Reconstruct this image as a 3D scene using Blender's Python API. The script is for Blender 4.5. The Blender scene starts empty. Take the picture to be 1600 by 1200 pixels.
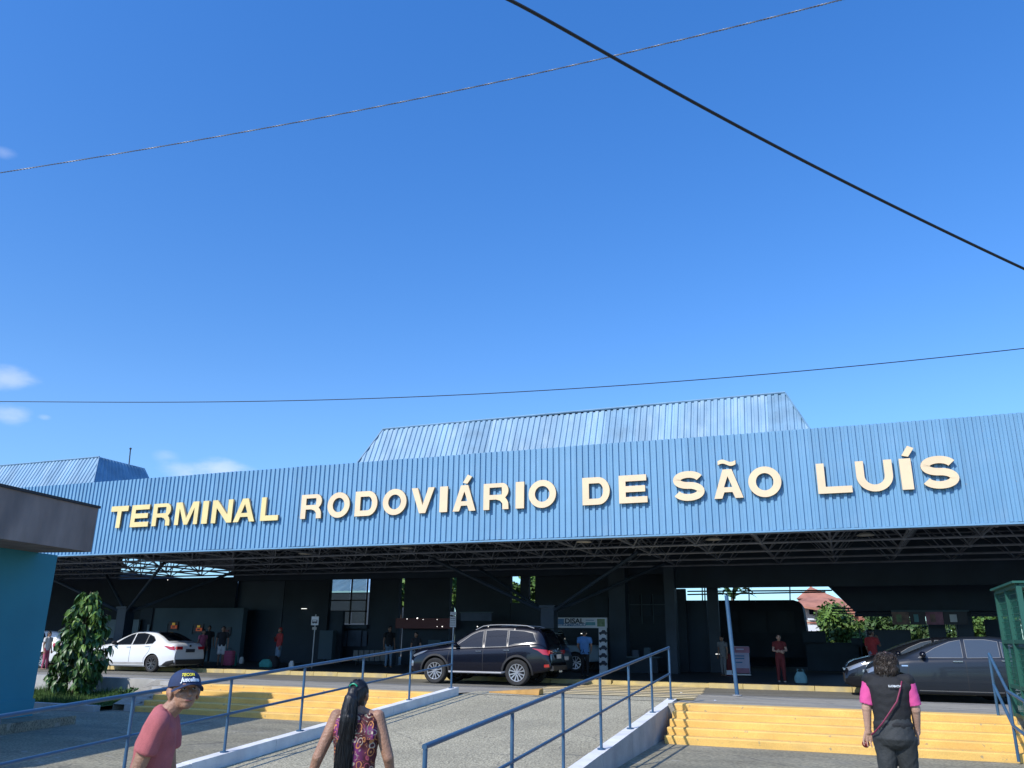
import bpy, math, random
import numpy as np
from mathutils import Vector, Matrix
random.seed(7); rng=np.random.default_rng(7)
SC=bpy.context.scene; COL=SC.collection
R_=math.radians
# ---------------------------------------------------------------- camera, world, sun, exposure
def nrm(v):
    v=np.array(v,float); return v/np.linalg.norm(v)
F_,CX,CY=1280.,800.,600.
up=nrm((48,4096,-1280.)); yd=np.array((1325-CX,-(1011-CY),-F_)); yd=nrm(yd-up*np.dot(yd,up)); xd=np.cross(yd,up)
RW=np.array([xd,yd,up]); CAMP=np.array((0,0,1.02))
def ray(x,y): return RW@np.array((x-CX,-(y-CY),-F_))
def atZ(x,y,z): d=ray(x,y); return CAMP+d*((z-CAMP[2])/d[2])
def atY(x,y,Y): d=ray(x,y); return CAMP+d*(Y/d[1])
def atD(x,y,dep): return CAMP+ray(x,y)*(dep/F_)
cd=bpy.data.cameras.new('camera'); cam=bpy.data.objects.new('camera',cd); COL.objects.link(cam)
M4=Matrix([[*RW[0],0],[*RW[1],0],[*RW[2],1.02],[0,0,0,1]]); cam.matrix_world=M4
cd.sensor_width=36; cd.lens=36*F_/1600; cd.clip_end=5000; cd.clip_start=.05
SC.camera=cam
SUNV=nrm((-.46,-1.08,1.0))          # direction towards the sun
elev=math.asin(SUNV[2]); azi=math.atan2(SUNV[0],SUNV[1])
w=bpy.data.worlds.new('World'); SC.world=w; w.use_nodes=True; nt=w.node_tree; nt.nodes.clear()
sky=nt.nodes.new('ShaderNodeTexSky'); sky.sky_type='NISHITA'; sky.sun_disc=False
sky.sun_elevation=elev; sky.sun_rotation=azi; sky.altitude=0; sky.air_density=1.0; sky.dust_density=.35; sky.ozone_density=2.2
hs=nt.nodes.new('ShaderNodeHueSaturation'); hs.inputs['Saturation'].default_value=1.34; hs.inputs['Value'].default_value=1.12
bgd=nt.nodes.new('ShaderNodeBackground'); bgd.inputs['Strength'].default_value=.15
wo=nt.nodes.new('ShaderNodeOutputWorld'); tc=nt.nodes.new('ShaderNodeTexCoord')
nt.links.new(sky.outputs[0],hs.inputs['Color'])
hs.inputs['Hue'].default_value=.510
sz=nt.nodes.new('ShaderNodeSeparateXYZ'); nt.links.new(tc.outputs['Generated'],sz.inputs[0])
mrz=nt.nodes.new('ShaderNodeMapRange'); mrz.interpolation_type='SMOOTHSTEP'; mrz.inputs[1].default_value=.0; mrz.inputs[2].default_value=.30; nt.links.new(sz.outputs['Z'],mrz.inputs[0])
mh=nt.nodes.new('ShaderNodeMix'); mh.data_type='RGBA'; mh.blend_type='MULTIPLY'; mh.inputs[0].default_value=1
mg=nt.nodes.new('ShaderNodeMix'); mg.data_type='RGBA'; mg.inputs[6].default_value=(.42,.62,.88,1); mg.inputs[7].default_value=(1,1,1,1); nt.links.new(mrz.outputs[0],mg.inputs[0])
nt.links.new(hs.outputs[0],mh.inputs[6]); nt.links.new(mg.outputs[2],mh.inputs[7])
mr2=nt.nodes.new('ShaderNodeMapRange'); mr2.inputs[1].default_value=.3; mr2.inputs[2].default_value=.95; mr2.inputs[3].default_value=1.0; mr2.inputs[4].default_value=1.38; nt.links.new(sz.outputs['Z'],mr2.inputs[0])
ms=nt.nodes.new('ShaderNodeVectorMath'); ms.operation='SCALE'; nt.links.new(mh.outputs[2],ms.inputs[0]); nt.links.new(mr2.outputs[0],ms.inputs['Scale'])
last=ms.outputs[0]
nz=nt.nodes.new('ShaderNodeTexNoise'); nz.inputs['Scale'].default_value=26; nz.inputs['Detail'].default_value=7; nz.inputs['Roughness'].default_value=.55
mp=nt.nodes.new('ShaderNodeMapping'); mp.inputs['Scale'].default_value=(1,1,2.4)
nt.links.new(tc.outputs['Generated'],mp.inputs[0]); nt.links.new(mp.outputs[0],nz.inputs['Vector'])
for (x,y,rad,amt) in ((12,592,.030,.75),(8,648,.026,.7),(70,652,.008,.4),(5,238,.014,.35),(345,738,.042,.9),(262,712,.018,.4),(290,735,.03,.6)):
    c=nrm(ray(x,y))
    vd=nt.nodes.new('ShaderNodeVectorMath'); vd.operation='SUBTRACT'; vd.inputs[1].default_value=tuple(c); nt.links.new(tc.outputs['Generated'],vd.inputs[0])
    vs=nt.nodes.new('ShaderNodeVectorMath'); vs.operation='MULTIPLY'; vs.inputs[1].default_value=(1,1,2.2); nt.links.new(vd.outputs[0],vs.inputs[0])
    vl=nt.nodes.new('ShaderNodeVectorMath'); vl.operation='LENGTH'; nt.links.new(vs.outputs[0],vl.inputs[0])
    m1=nt.nodes.new('ShaderNodeMapRange'); m1.interpolation_type='SMOOTHSTEP'; m1.inputs[1].default_value=0; m1.inputs[2].default_value=rad*1.9; m1.inputs[3].default_value=.62; m1.inputs[4].default_value=-.35
    nt.links.new(vl.outputs['Value'],m1.inputs[0])
    ad=nt.nodes.new('ShaderNodeMath'); ad.operation='ADD'; nt.links.new(m1.outputs[0],ad.inputs[0]); nt.links.new(nz.outputs[0],ad.inputs[1])
    m2=nt.nodes.new('ShaderNodeMapRange'); m2.interpolation_type='SMOOTHSTEP'; m2.inputs[1].default_value=.55; m2.inputs[2].default_value=1.35; m2.inputs[4].default_value=amt*.6; nt.links.new(ad.outputs[0],m2.inputs[0])
    mx=nt.nodes.new('ShaderNodeMix'); mx.data_type='RGBA'; mx.inputs[7].default_value=(4.6,5.0,6.2,1)
    nt.links.new(m2.outputs[0],mx.inputs[0]); nt.links.new(last,mx.inputs[6]); last=mx.outputs[2]
nt.links.new(last,bgd.inputs[0]); nt.links.new(bgd.outputs[0],wo.inputs[0])
sl=bpy.data.lights.new('sun','SUN'); sl.energy=3.4; sl.angle=R_(.53); sl.color=(1,.955,.88)
so=bpy.data.objects.new('sun',sl); COL.objects.link(so); so.rotation_euler=Vector(SUNV).to_track_quat('Z','Y').to_euler()
SC.view_settings.view_transform='Standard'; SC.view_settings.look='None'; SC.view_settings.exposure=0.42; SC.view_settings.gamma=1
SC.view_settings.use_curve_mapping=False
SC.render.engine='CYCLES'
try: SC.cycles.max_bounces=6; SC.cycles.transparent_max_bounces=8
except Exception: pass

# ---------------------------------------------------------------- materials
MATS={}
def mk(name,col,rough=.8,metal=0.,var=.12,vs=3.,bump=.0,bs=40.,spec=.5,coat=0.,dirt=0.,dcol=(.1,.09,.08),ds=1.2,em=None,es=1.,stretch=None,fine=0.,fs=120.,det=4,crack=None,chips=None,streak=None):
    m=bpy.data.materials.new(name); m.use_nodes=True; t=m.node_tree; b=t.nodes['Principled BSDF']
    b.inputs['Roughness'].default_value=rough; b.inputs['Metallic'].default_value=metal; b.inputs['Specular IOR Level'].default_value=spec
    b.inputs['Coat Weight'].default_value=coat; b.inputs['Coat Roughness'].default_value=.04
    c=t.nodes.new('ShaderNodeTexCoord'); vec=c.outputs['Object']
    if stretch:
        mpn=t.nodes.new('ShaderNodeMapping'); mpn.inputs['Scale'].default_value=stretch; t.links.new(vec,mpn.inputs[0]); vec=mpn.outputs[0]
    def noise(sc,d=det):
        n=t.nodes.new('ShaderNodeTexNoise'); n.inputs['Scale'].default_value=sc; n.inputs['Detail'].default_value=d; t.links.new(vec,n.inputs['Vector']); return n
    def mix(f,a,bb):
        x=t.nodes.new('ShaderNodeMix'); x.data_type='RGBA'; t.links.new(f,x.inputs[0])
        for k,v in((6,a),(7,bb)):
            if hasattr(v,'links'): t.links.new(v,x.inputs[k])
            else: x.inputs[k].default_value=(*v,1)
        return x.outputs[2]
    out=None
    if var>0:
        n=noise(vs); r=t.nodes.new('ShaderNodeMapRange'); r.inputs[1].default_value=.3; r.inputs[2].default_value=.7; t.links.new(n.outputs[0],r.inputs[0])
        out=mix(r.outputs[0],tuple(x*(1-var) for x in col),tuple(min(1,x*(1+var)) for x in col))
    if fine>0:
        n=noise(fs,2); r=t.nodes.new('ShaderNodeMapRange'); r.inputs[1].default_value=.35; r.inputs[2].default_value=.65; r.inputs[3].default_value=1-fine; r.inputs[4].default_value=1+fine; t.links.new(n.outputs[0],r.inputs[0])
        vm=t.nodes.new('ShaderNodeVectorMath'); vm.operation='SCALE'; t.links.new(r.outputs[0],vm.inputs['Scale'])
        if out: t.links.new(out,vm.inputs[0])
        else: vm.inputs[0].default_value=col
        out=vm.outputs[0]
    if dirt>0:
        n=noise(ds,6); r=t.nodes.new('ShaderNodeMapRange'); r.inputs[1].default_value=.5; r.inputs[2].default_value=.75; r.inputs[4].default_value=dirt; t.links.new(n.outputs[0],r.inputs[0])
        out=mix(r.outputs[0],out if out else col,dcol)
    if streak:
        mp2=t.nodes.new('ShaderNodeMapping'); mp2.inputs['Scale'].default_value=streak[0]; t.links.new(c.outputs['Object'],mp2.inputs[0])
        n=t.nodes.new('ShaderNodeTexNoise'); n.inputs['Scale'].default_value=1; n.inputs['Detail'].default_value=5; t.links.new(mp2.outputs[0],n.inputs['Vector'])
        r=t.nodes.new('ShaderNodeMapRange'); r.inputs[1].default_value=.50; r.inputs[2].default_value=.72; r.inputs[4].default_value=streak[1]; t.links.new(n.outputs[0],r.inputs[0]); out=mix(r.outputs[0],out if out else col,streak[2])
    if crack:
        nn_=noise(2.2,3); va=t.nodes.new('ShaderNodeVectorMath'); va.operation='MULTIPLY_ADD'; va.inputs[1].default_value=(.5,.5,.0); t.links.new(nn_.outputs['Color'],va.inputs[0]); t.links.new(c.outputs['Object'],va.inputs[2])
        vo=t.nodes.new('ShaderNodeTexVoronoi'); vo.feature='DISTANCE_TO_EDGE'; vo.inputs['Scale'].default_value=crack[0]; t.links.new(va.outputs[0],vo.inputs['Vector'])
        r=t.nodes.new('ShaderNodeMapRange'); r.inputs[1].default_value=0; r.inputs[2].default_value=crack[1]; r.inputs[3].default_value=crack[3]; r.inputs[4].default_value=0; t.links.new(vo.outputs['Distance'],r.inputs[0])
        n3=noise(.9,2); r3=t.nodes.new('ShaderNodeMapRange'); r3.inputs[1].default_value=.45; r3.inputs[2].default_value=.55; t.links.new(n3.outputs[0],r3.inputs[0])
        mu=t.nodes.new('ShaderNodeMath'); mu.operation='MULTIPLY'; t.links.new(r.outputs[0],mu.inputs[0]); t.links.new(r3.outputs[0],mu.inputs[1]); out=mix(mu.outputs[0],out if out else col,crack[2])
    if chips:
        n=noise(chips[0],6); r=t.nodes.new('ShaderNodeMapRange'); r.inputs[1].default_value=chips[1]; r.inputs[2].default_value=chips[1]+.03; r.inputs[4].default_value=chips[3]; t.links.new(n.outputs[0],r.inputs[0]); out=mix(r.outputs[0],out if out else col,chips[2])
    if out: t.links.new(out,b.inputs['Base Color'])
    else: b.inputs['Base Color'].default_value=(*col,1)
    if bump>0:
        n=noise(bs,5); bp=t.nodes.new('ShaderNodeBump'); bp.inputs['Strength'].default_value=bump; bp.inputs['Distance'].default_value=.02; t.links.new(n.outputs[0],bp.inputs['Height']); t.links.new(bp.outputs[0],b.inputs['Normal'])
    if em: b.inputs['Emission Color'].default_value=(*em,1); b.inputs['Emission Strength'].default_value=es
    MATS[name]=m; return m
mk('fascia_blue',(.150,.325,.50),.55,0,.07,.6,.0,spec=.4,dirt=.25,dcol=(.20,.35,.50),ds=1.2,streak=((5,5,.35),.35,(.11,.24,.38)),chips=(9,.72,(.25,.27,.28),.5))
mk('fascia_blue2',(.140,.308,.48),.55,0,.07,.6,.0,spec=.4,dirt=.3,dcol=(.22,.36,.50),ds=1.6,streak=((6,6,.4),.4,(.11,.23,.36)),chips=(9,.70,(.25,.27,.28),.5))
mk('roof_sheet',(.19,.33,.46),.6,.0,.2,1.2,.1,30,dirt=.6,dcol=(.34,.46,.55),ds=2.6,stretch=(1,.35,.35),chips=(3,.62,(.18,.31,.44),.3))
mk('roof_sheet2',(.15,.28,.40),.6,.0,.2,1.5,.1,30,dirt=.5,dcol=(.14,.28,.42),ds=2.2)
mk('letter_cream',(.76,.59,.38),.6,0,.06,2,.0,dirt=.25,dcol=(.75,.60,.30),ds=2)
mk('letter_yellow',(.74,.60,.27),.6,0,.08,2,.0,dirt=.2,dcol=(.8,.6,.3),ds=2)
mk('letter_side',(.30,.22,.12),.7)
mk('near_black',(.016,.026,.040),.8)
mk('side_metal',(.26,.27,.29),.5,.0)
mk('trim_grey',(.16,.165,.17),.4,.0)
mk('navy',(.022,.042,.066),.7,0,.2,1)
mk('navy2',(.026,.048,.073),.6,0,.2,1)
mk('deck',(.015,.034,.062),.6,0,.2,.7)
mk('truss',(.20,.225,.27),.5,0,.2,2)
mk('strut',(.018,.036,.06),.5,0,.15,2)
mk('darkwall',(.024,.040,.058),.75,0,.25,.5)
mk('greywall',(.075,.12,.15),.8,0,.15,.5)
mk('palewall',(.20,.27,.32),.8,0,.1,1)
mk('teal',(.03,.24,.32),.75,0,.10,.7,.12,14,dirt=.3,dcol=(.03,.20,.27),ds=.8)
mk('parapet',(.25,.205,.18),.9,0,.25,1.4,.3,10,dirt=.55,dcol=(.13,.12,.12),ds=1.3,stretch=(1.4,1.4,.5))
mk('rail_blue',(.035,.095,.175),.42,0,.15,5,.05,60,dirt=.25,dcol=(.10,.10,.12),ds=9)
mk('curb_white',(.70,.69,.655),.85,0,.12,3,.25,30,dirt=.45,dcol=(.36,.37,.41),ds=2.2)
mk('wall_grey',(.40,.395,.375),.9,0,.18,2.2,.3,22,dirt=.5,dcol=(.24,.24,.25),ds=1.6)
mk('yellow',(.74,.46,.125),.85,0,.10,2.5,.25,30,dirt=.45,dcol=(.58,.36,.12),ds=1.7,fine=.08,fs=60,chips=(11,.66,(.30,.25,.16),.75),streak=((.8,6,6),.35,(.42,.29,.12)))
mk('wedge_ochre',(.42,.23,.06),.85,0,.2,6,.2,30,dirt=.4,dcol=(.2,.13,.06),ds=3)
mk('kerb_yellow',(.55,.42,.17),.9,0,.2,2.5,.2,30,dirt=.7,dcol=(.33,.29,.2),ds=2.2)
mk('crosswalk_paint',(.78,.62,.33),.9,0,.12,2.5,.1,30,dirt=.3,dcol=(.40,.37,.30),ds=2.6)
mk('concrete',(.285,.26,.205),.95,0,.22,1.2,.4,35,dirt=.6,dcol=(.17,.165,.15),ds=1.1,fine=.2,fs=28,stretch=(.3,1.5,1),crack=(.55,.012,(.09,.085,.08),.8),chips=(5,.67,(.34,.33,.30),.6))
mk('aggregate',(.35,.315,.215),.95,0,.14,.7,.7,50,dirt=.35,dcol=(.25,.225,.16),ds=1.0,fine=.45,fs=40,crack=(.35,.006,(.12,.11,.09),.7))
mk('plaza',(.25,.228,.155),.95,0,.2,1.1,.5,45,dirt=.5,dcol=(.12,.12,.105),ds=.9,fine=.4,fs=30,stretch=(.7,1.5,1),crack=(.4,.010,(.10,.09,.07),.85),chips=(3,.66,(.36,.34,.28),.6))
mk('asphalt',(.145,.138,.112),.92,0,.25,.8,.4,60,dirt=.6,dcol=(.20,.195,.18),ds=.9,fine=.25,fs=40,stretch=(.25,1.4,1),crack=(.3,.008,(.05,.05,.05),.8),chips=(1.2,.64,(.085,.085,.08),.6))
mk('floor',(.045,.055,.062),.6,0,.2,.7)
mk('earth',(.16,.14,.10),.95,0,.3,.05)
mk('grass',(.055,.11,.02),.9,0,.4,6)
mk('leaf',(.05,.115,.022),.42,0,.35,1.5,spec=.5)
mk('leaf_light',(.12,.21,.035),.42,0,.3,1.5,spec=.5)
mk('leaf_bg',(.09,.17,.03),.6,0,.45,.7)
mk('leaf_bg2',(.05,.10,.022),.6,0,.45,.7)
mk('bark',(.12,.09,.065),.95,0,.3,9,.5,30)
mk('white_paint',(.70,.72,.73),.3,0,.03,1,coat=1.)
mk('black_paint',(.004,.005,.011),.2,0,.0,1,coat=.35,spec=.35)
mk('grey_paint',(.012,.016,.022),.28,.0,.0,1,coat=.35,spec=.4)
mk('dark_paint2',(.006,.007,.010),.22,0,.0,1,coat=.4,spec=.4)
mk('car_glass',(.008,.011,.016),.05,0,0,spec=.5,coat=.0)
mk('car_glass_light',(.045,.06,.075),.08,0,0,spec=.9)
mk('rubber',(.022,.022,.022),.85,0,.2,9)
mk('dark_trim',(.02,.02,.022),.6)
mk('chrome',(.55,.56,.58),.25,1,.03,3)
mk('alloy',(.55,.56,.58),.32,.85,.05,3)
mk('alloy_dark',(.13,.13,.135),.35,.7,.05,3)
mk('red_light',(.42,.012,.018),.15,0,0,spec=.8,coat=.6)
mk('head_light',(.22,.25,.29),.1,.3,0,spec=.9,coat=.6)
mk('plate',(.55,.56,.58),.5)
mk('skin_tan',(.31,.17,.108),.5,0,.2,10,.35,70,dirt=.35,dcol=(.22,.11,.07),ds=16,fine=.08,fs=150)
mk('skin_pale',(.43,.265,.19),.5,0,.14,10,.3,70,dirt=.3,dcol=(.36,.18,.13),ds=14,fine=.06,fs=150)
mk('skin_brown',(.23,.125,.08),.55,0,.12,14,.1,60)
mk('skin_dark',(.13,.07,.045),.55,0,.1,14)
mk('hair_black',(.007,.007,.008),.45,0,.5,20,.35,10,stretch=(7,7,.35),spec=.5)
mk('hair_brown',(.022,.015,.010),.5,0,.7,30,.6,12,spec=.4)
mk('stubble',(.20,.15,.12),.8)
mk('hair_grey',(.10,.09,.085),.7,0,.4,40)
mk('eye_white',(.33,.29,.26),.3); mk('eye_dark',(.01,.008,.007),.2); mk('lip',(.27,.10,.085),.5)
mk('shirt_salmon',(.44,.125,.13),.95,0,.13,9,.5,300,dirt=.3,dcol=(.52,.18,.18),ds=5,fine=.10,fs=260)
mk('cap_navy',(.013,.030,.085),.8,0,.15,5,.2,200)
mk('thread_white',(.85,.9,.95),.7); mk('thread_yellow',(.8,.72,.06),.7)
mk('vest_black',(.010,.011,.013),.8,0,.15,6,.3,120)
mk('sleeve_pink',(.60,.075,.26),.8,0,.08,5,.2,120)
mk('trouser_black',(.024,.028,.030),.75,0,.2,5,.3,50)
mk('strap_red',(.20,.02,.06),.6); mk('apple_red',(.17,.02,.02),.4)
mk('clip_green',(.01,.30,.16),.3)
for n,c in dict(cloth_maroon=(.14,.018,.018),cloth_red=(.36,.035,.035),cloth_blue=(.08,.22,.48),cloth_dark=(.014,.015,.018),cloth_rose=(.42,.10,.16),cloth_white=(.6,.6,.58),cloth_jean=(.17,.25,.34),cloth_brown=(.12,.055,.03),cloth_teal=(.05,.28,.25),cloth_grey=(.2,.2,.2),bag_teal=(.16,.33,.35),bag_rose=(.40,.08,.14),shoe_dark=(.02,.02,.02),shoe_pale=(.45,.38,.32)).items(): mk(n,c,.85,0,.12,8,.15,60)
mk('sign_white',(.62,.66,.70),.5,0,.05,1); mk('print_blue',(.05,.16,.32),.5); mk('print_dark',(.03,.035,.05),.5); mk('print_mauve',(.30,.12,.18),.5,0,.3,3)
mk('print_teal',(.10,.30,.34),.5); mk('banner_lilac',(.42,.40,.52),.6,0,.15,2); mk('print_brown',(.2,.12,.1),.5,0,.4,6); mk('print_green',(.16,.24,.12),.5,0,.4,6)
mk('poster_orange_glow',(.55,.12,.03),.5,em=(.9,.16,.05),es=.10); mk('poster_yellow_glow',(.7,.42,.05),.5,em=(.9,.6,.08),es=.12)  # poster prints glow faintly by emission, though they are no lamps
mk('lamp_disc',(.75,.74,.68),.4,0,.05,5); mk('lamp_lit',(.9,.9,.9),.4,em=(1,.95,.9),es=1.6); mk('lit_red',(.045,.008,.012),.5,em=(.5,.03,.06),es=.008); mk('tube_lit',(.9,.9,.9),.4,em=(1,1,.95),es=1.2)
mk('green_frame',(.008,.085,.062),.55,0,.1,4); mk('green_mesh',(.006,.045,.035),.7,0,.2,3)
mk('wire_black',(.01,.012,.015),.6); mk('wire_grey',(.17,.18,.2),.5,.3)
mk('brick_red',(.34,.13,.085),.9,0,.3,2); mk('plaster_cream',(.5,.44,.36),.9,0,.15,.7); mk('tile_roof',(.40,.17,.11),.9,0,.25,1)
mk('tint_glass',(.20,.22,.22),.05,0,0,spec=1.)
mk('palewall2',(.07,.10,.15),.7)
mk('tint_pane',(.42,.44,.40),.02,0,0)
MATS['tint_pane'].node_tree.nodes['Principled BSDF'].inputs['Transmission Weight'].default_value=1.
MATS['tint_pane'].node_tree.nodes['Principled BSDF'].inputs['IOR'].default_value=1.05
mk('glass_pane',(.10,.12,.13),.03,.75,0,spec=1.)
mk('white_plastic',(.7,.7,.7),.4); mk('steel_pole',(.35,.36,.37),.4,.7,.1,3)
def pattern_top():
    m=mk('paisley',(.1,.02,.03),.8); t=m.node_tree; b=t.nodes['Principled BSDF']; c=t.nodes.new('ShaderNodeTexCoord')
    mpn=t.nodes.new('ShaderNodeMapping'); mpn.inputs['Scale'].default_value=(1,.3,.85); t.links.new(c.outputs['Object'],mpn.inputs[0])
    nzz=t.nodes.new('ShaderNodeTexNoise'); nzz.inputs['Scale'].default_value=14; t.links.new(mpn.outputs[0],nzz.inputs['Vector'])
    va=t.nodes.new('ShaderNodeVectorMath'); va.operation='MULTIPLY_ADD'; va.inputs[1].default_value=(.035,.01,.035); t.links.new(nzz.outputs['Color'],va.inputs[0]); t.links.new(mpn.outputs[0],va.inputs[2])
    v=t.nodes.new('ShaderNodeTexVoronoi'); v.inputs['Scale'].default_value=24; t.links.new(va.outputs[0],v.inputs['Vector'])
    mu=t.nodes.new('ShaderNodeMath'); mu.operation='MULTIPLY'; mu.inputs[1].default_value=17; t.links.new(v.outputs['Distance'],mu.inputs[0])
    si=t.nodes.new('ShaderNodeMath'); si.operation='SINE'; t.links.new(mu.outputs[0],si.inputs[0])
    cr=t.nodes.new('ShaderNodeMapRange'); cr.inputs[1].default_value=.25; cr.inputs[2].default_value=.75; t.links.new(si.outputs[0],cr.inputs[0])
    lt=t.nodes.new('ShaderNodeMath'); lt.operation='LESS_THAN'; lt.inputs[1].default_value=.8; t.links.new(v.outputs['Distance'],lt.inputs[0])
    mm=t.nodes.new('ShaderNodeMath'); mm.operation='MULTIPLY'; t.links.new(cr.outputs[0],mm.inputs[0]); t.links.new(lt.outputs[0],mm.inputs[1])
    rp=t.nodes.new('ShaderNodeValToRGB'); sp=t.nodes.new('ShaderNodeSeparateColor'); t.links.new(v.outputs['Color'],sp.inputs[0]); t.links.new(sp.outputs[0],rp.inputs[0])
    e=rp.color_ramp; e.interpolation='CONSTANT'; e.elements[0].color=(.55,.22,.07,1); e.elements[1].position=.35; e.elements[1].color=(.5,.40,.30,1)
    x=e.elements.new(.65); x.color=(.34,.06,.10,1); x=e.elements.new(.85); x.color=(.13,.13,.10,1)
    n2=t.nodes.new('ShaderNodeTexNoise'); n2.inputs['Scale'].default_value=5; t.links.new(c.outputs['Object'],n2.inputs['Vector'])
    r2=t.nodes.new('ShaderNodeValToRGB'); t.links.new(n2.outputs[0],r2.inputs[0]); r2.color_ramp.elements[0].position=.56; r2.color_ramp.elements[0].color=(.075,.012,.016,1); r2.color_ramp.elements[1].position=.68; r2.color_ramp.elements[1].color=(.17,.025,.13,1)
    mx=t.nodes.new('ShaderNodeMix'); mx.data_type='RGBA'; t.links.new(mm.outputs[0],mx.inputs[0]); t.links.new(r2.outputs[0],mx.inputs[6]); t.links.new(rp.outputs[0],mx.inputs[7])
    t.links.new(mx.outputs[2],b.inputs['Base Color'])
pattern_top()

# ---------------------------------------------------------------- mesh helpers
def tag(o,label=None,cat=None,group=None,kind=None):
    if label: o['label']=label
    if cat: o['category']=cat
    if group: o['group']=group
    if kind: o['kind']=kind
    return o
def thing(name,loc,label,cat,group=None,rz=0.):
    o=bpy.data.objects.new(name,None); COL.objects.link(o); o.location=tuple(float(v) for v in loc); o.rotation_euler=(0,0,rz); o.empty_display_size=.1
    return tag(o,label,cat,group)
def rootloc(o):
    l=np.zeros(3)
    while o is not None: l=l+np.array(o.location); o=o.parent
    return l
class MB:
    def __init__(s): s.v=[]; s.f=[]; s.m=[]
    def add(s,vs,fs,mi=0):
        b=len(s.v); s.v.extend([tuple(float(c) for c in v) for v in vs]); s.f.extend([tuple(b+i for i in f) for f in fs]); s.m.extend([mi]*len(fs)); return s
    def box(s,x0,x1,y0,y1,z0,z1,mi=0):
        x0,x1=sorted((x0,x1)); y0,y1=sorted((y0,y1)); z0,z1=sorted((z0,z1))
        return s.add([(x0,y0,z0),(x1,y0,z0),(x1,y1,z0),(x0,y1,z0),(x0,y0,z1),(x1,y0,z1),(x1,y1,z1),(x0,y1,z1)],[(0,3,2,1),(4,5,6,7),(0,1,5,4),(1,2,6,5),(2,3,7,6),(3,0,4,7)],mi)
    def obox(s,c,sx,sy,sz,rz=0,mi=0,tilt=None):
        cs,sn=math.cos(rz),math.sin(rz); vs=[]
        for dz in(-1,1):
            for dx,dy in((-1,-1),(1,-1),(1,1),(-1,1)):
                x,y=dx*sx/2,dy*sy/2; vs.append((c[0]+x*cs-y*sn,c[1]+x*sn+y*cs,c[2]+dz*sz/2))
        return s.add(vs,[(0,3,2,1),(4,5,6,7),(0,1,5,4),(1,2,6,5),(2,3,7,6),(3,0,4,7)],mi)
    def ring(s,c,u,v,ru,rv,n):
        return [tuple(np.array(c)+np.array(u)*ru*math.cos(2*math.pi*k/n)+np.array(v)*rv*math.sin(2*math.pi*k/n)) for k in range(n)]
    def rings(s,rs,mi=0,caps=True,closed=True):
        n=len(rs[0]); vs=[p for r in rs for p in r]; fs=[]
        for i in range(len(rs)-1):
            for k in range(n if closed else n-1):
                a=i*n+k; b=i*n+(k+1)%n; fs.append((a,b,b+n,a+n))
        if caps: fs.append(tuple(range(n))[::-1]); fs.append(tuple((len(rs)-1)*n+k for k in range(n)))
        return s.add(vs,fs,mi)
    def frame(s,d):
        d=nrm(d); a=np.array((0,0,1.)) if abs(d[2])<.9 else np.array((1.,0,0)); u=nrm(np.cross(a,d)); v=np.cross(d,u); return u,v
    def tube(s,p,q,r,n=8,r2=None,mi=0):
        p=np.array(p,float); q=np.array(q,float); u,v=s.frame(q-p)
        return s.rings([s.ring(p,u,v,r,r,n),s.ring(q,u,v,r2 or r,r2 or r,n)],mi)
    def poly(s,pts,r,n=8,mi=0,taper=None):
        pts=[np.array(p,float) for p in pts]; rs=[]; pu=None
        for i,p in enumerate(pts):
            d=pts[min(i+1,len(pts)-1)]-pts[max(i-1,0)]; u,v=s.frame(d)
            if pu is not None:
                dd=nrm(d); u=nrm(pu-dd*np.dot(pu,dd)); v=np.cross(dd,u)
            pu=u; rr=(r if taper is None else r*taper[i]); rs.append(s.ring(p,u,v,rr,rr,n))
        return s.rings(rs,mi)
    def capsule(s,p,q,r1,r2,n=14,mi=0):
        p=np.array(p,float); q=np.array(q,float); d=nrm(q-p); u,v=s.frame(d); rs=[]
        for a in(-80,-50,-20): rs.append(s.ring(p+d*r1*math.sin(R_(a)),u,v,r1*math.cos(R_(a)),r1*math.cos(R_(a)),n))
        for a in(20,50,80): rs.append(s.ring(q+d*r2*math.sin(R_(a)),u,v,r2*math.cos(R_(a)),r2*math.cos(R_(a)),n))
        return s.rings(rs,mi)
    def ell(s,c,r,n=14,mi=0,rot=None):
        rs=[]; c=np.array(c,float); rt=np.array(rot) if rot is not None else np.eye(3)
        for i in range(1,n//2+2):
            a=-math.pi/2+math.pi*i/(n//2+2); ring=[]
            for k in range(n):
                t=2*math.pi*k/n; ring.append(tuple(c+rt@np.array((r[0]*math.cos(a)*math.cos(t),r[1]*math.cos(a)*math.sin(t),r[2]*math.sin(a)))))
            rs.append(ring)
        return s.rings(rs,mi)
    def loft(s,secs,n=20,mi=0,pw=2.):
        rs=[]
        for (x,y,z,rx,ry) in secs:
            ring=[]
            for k in range(n):
                t=2*math.pi*k/n; c,si=math.cos(t),math.sin(t)
                ring.append((x+rx*math.copysign(abs(c)**(2/pw),c),y+ry*math.copysign(abs(si)**(2/pw),si),z))
            rs.append(ring)
        return s.rings(rs,mi)
    def build(s,name,mat,parent=None,world=True,smooth=False,sharp=40,me_only=False):
        me=bpy.data.meshes.new(name)
        vs=np.array(s.v,float).reshape(-1,3)
        if parent is not None and world: vs=vs-rootloc(parent)
        me.from_pydata(vs.tolist(),[],s.f)
        for mm in (mat if isinstance(mat,(list,tuple)) else [mat]): me.materials.append(MATS[mm])
        if len(me.materials)>1: me.polygons.foreach_set('material_index',s.m)
        if smooth:
            me.polygons.foreach_set('use_smooth',[True]*len(me.polygons))
            me.update()
            try: me.set_sharp_from_angle(angle=R_(sharp))
            except Exception: pass
        me.update()
        if me_only: return me
        o=bpy.data.objects.new(name,me); COL.objects.link(o)
        if parent is not None: o.parent=parent
        return o
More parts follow.
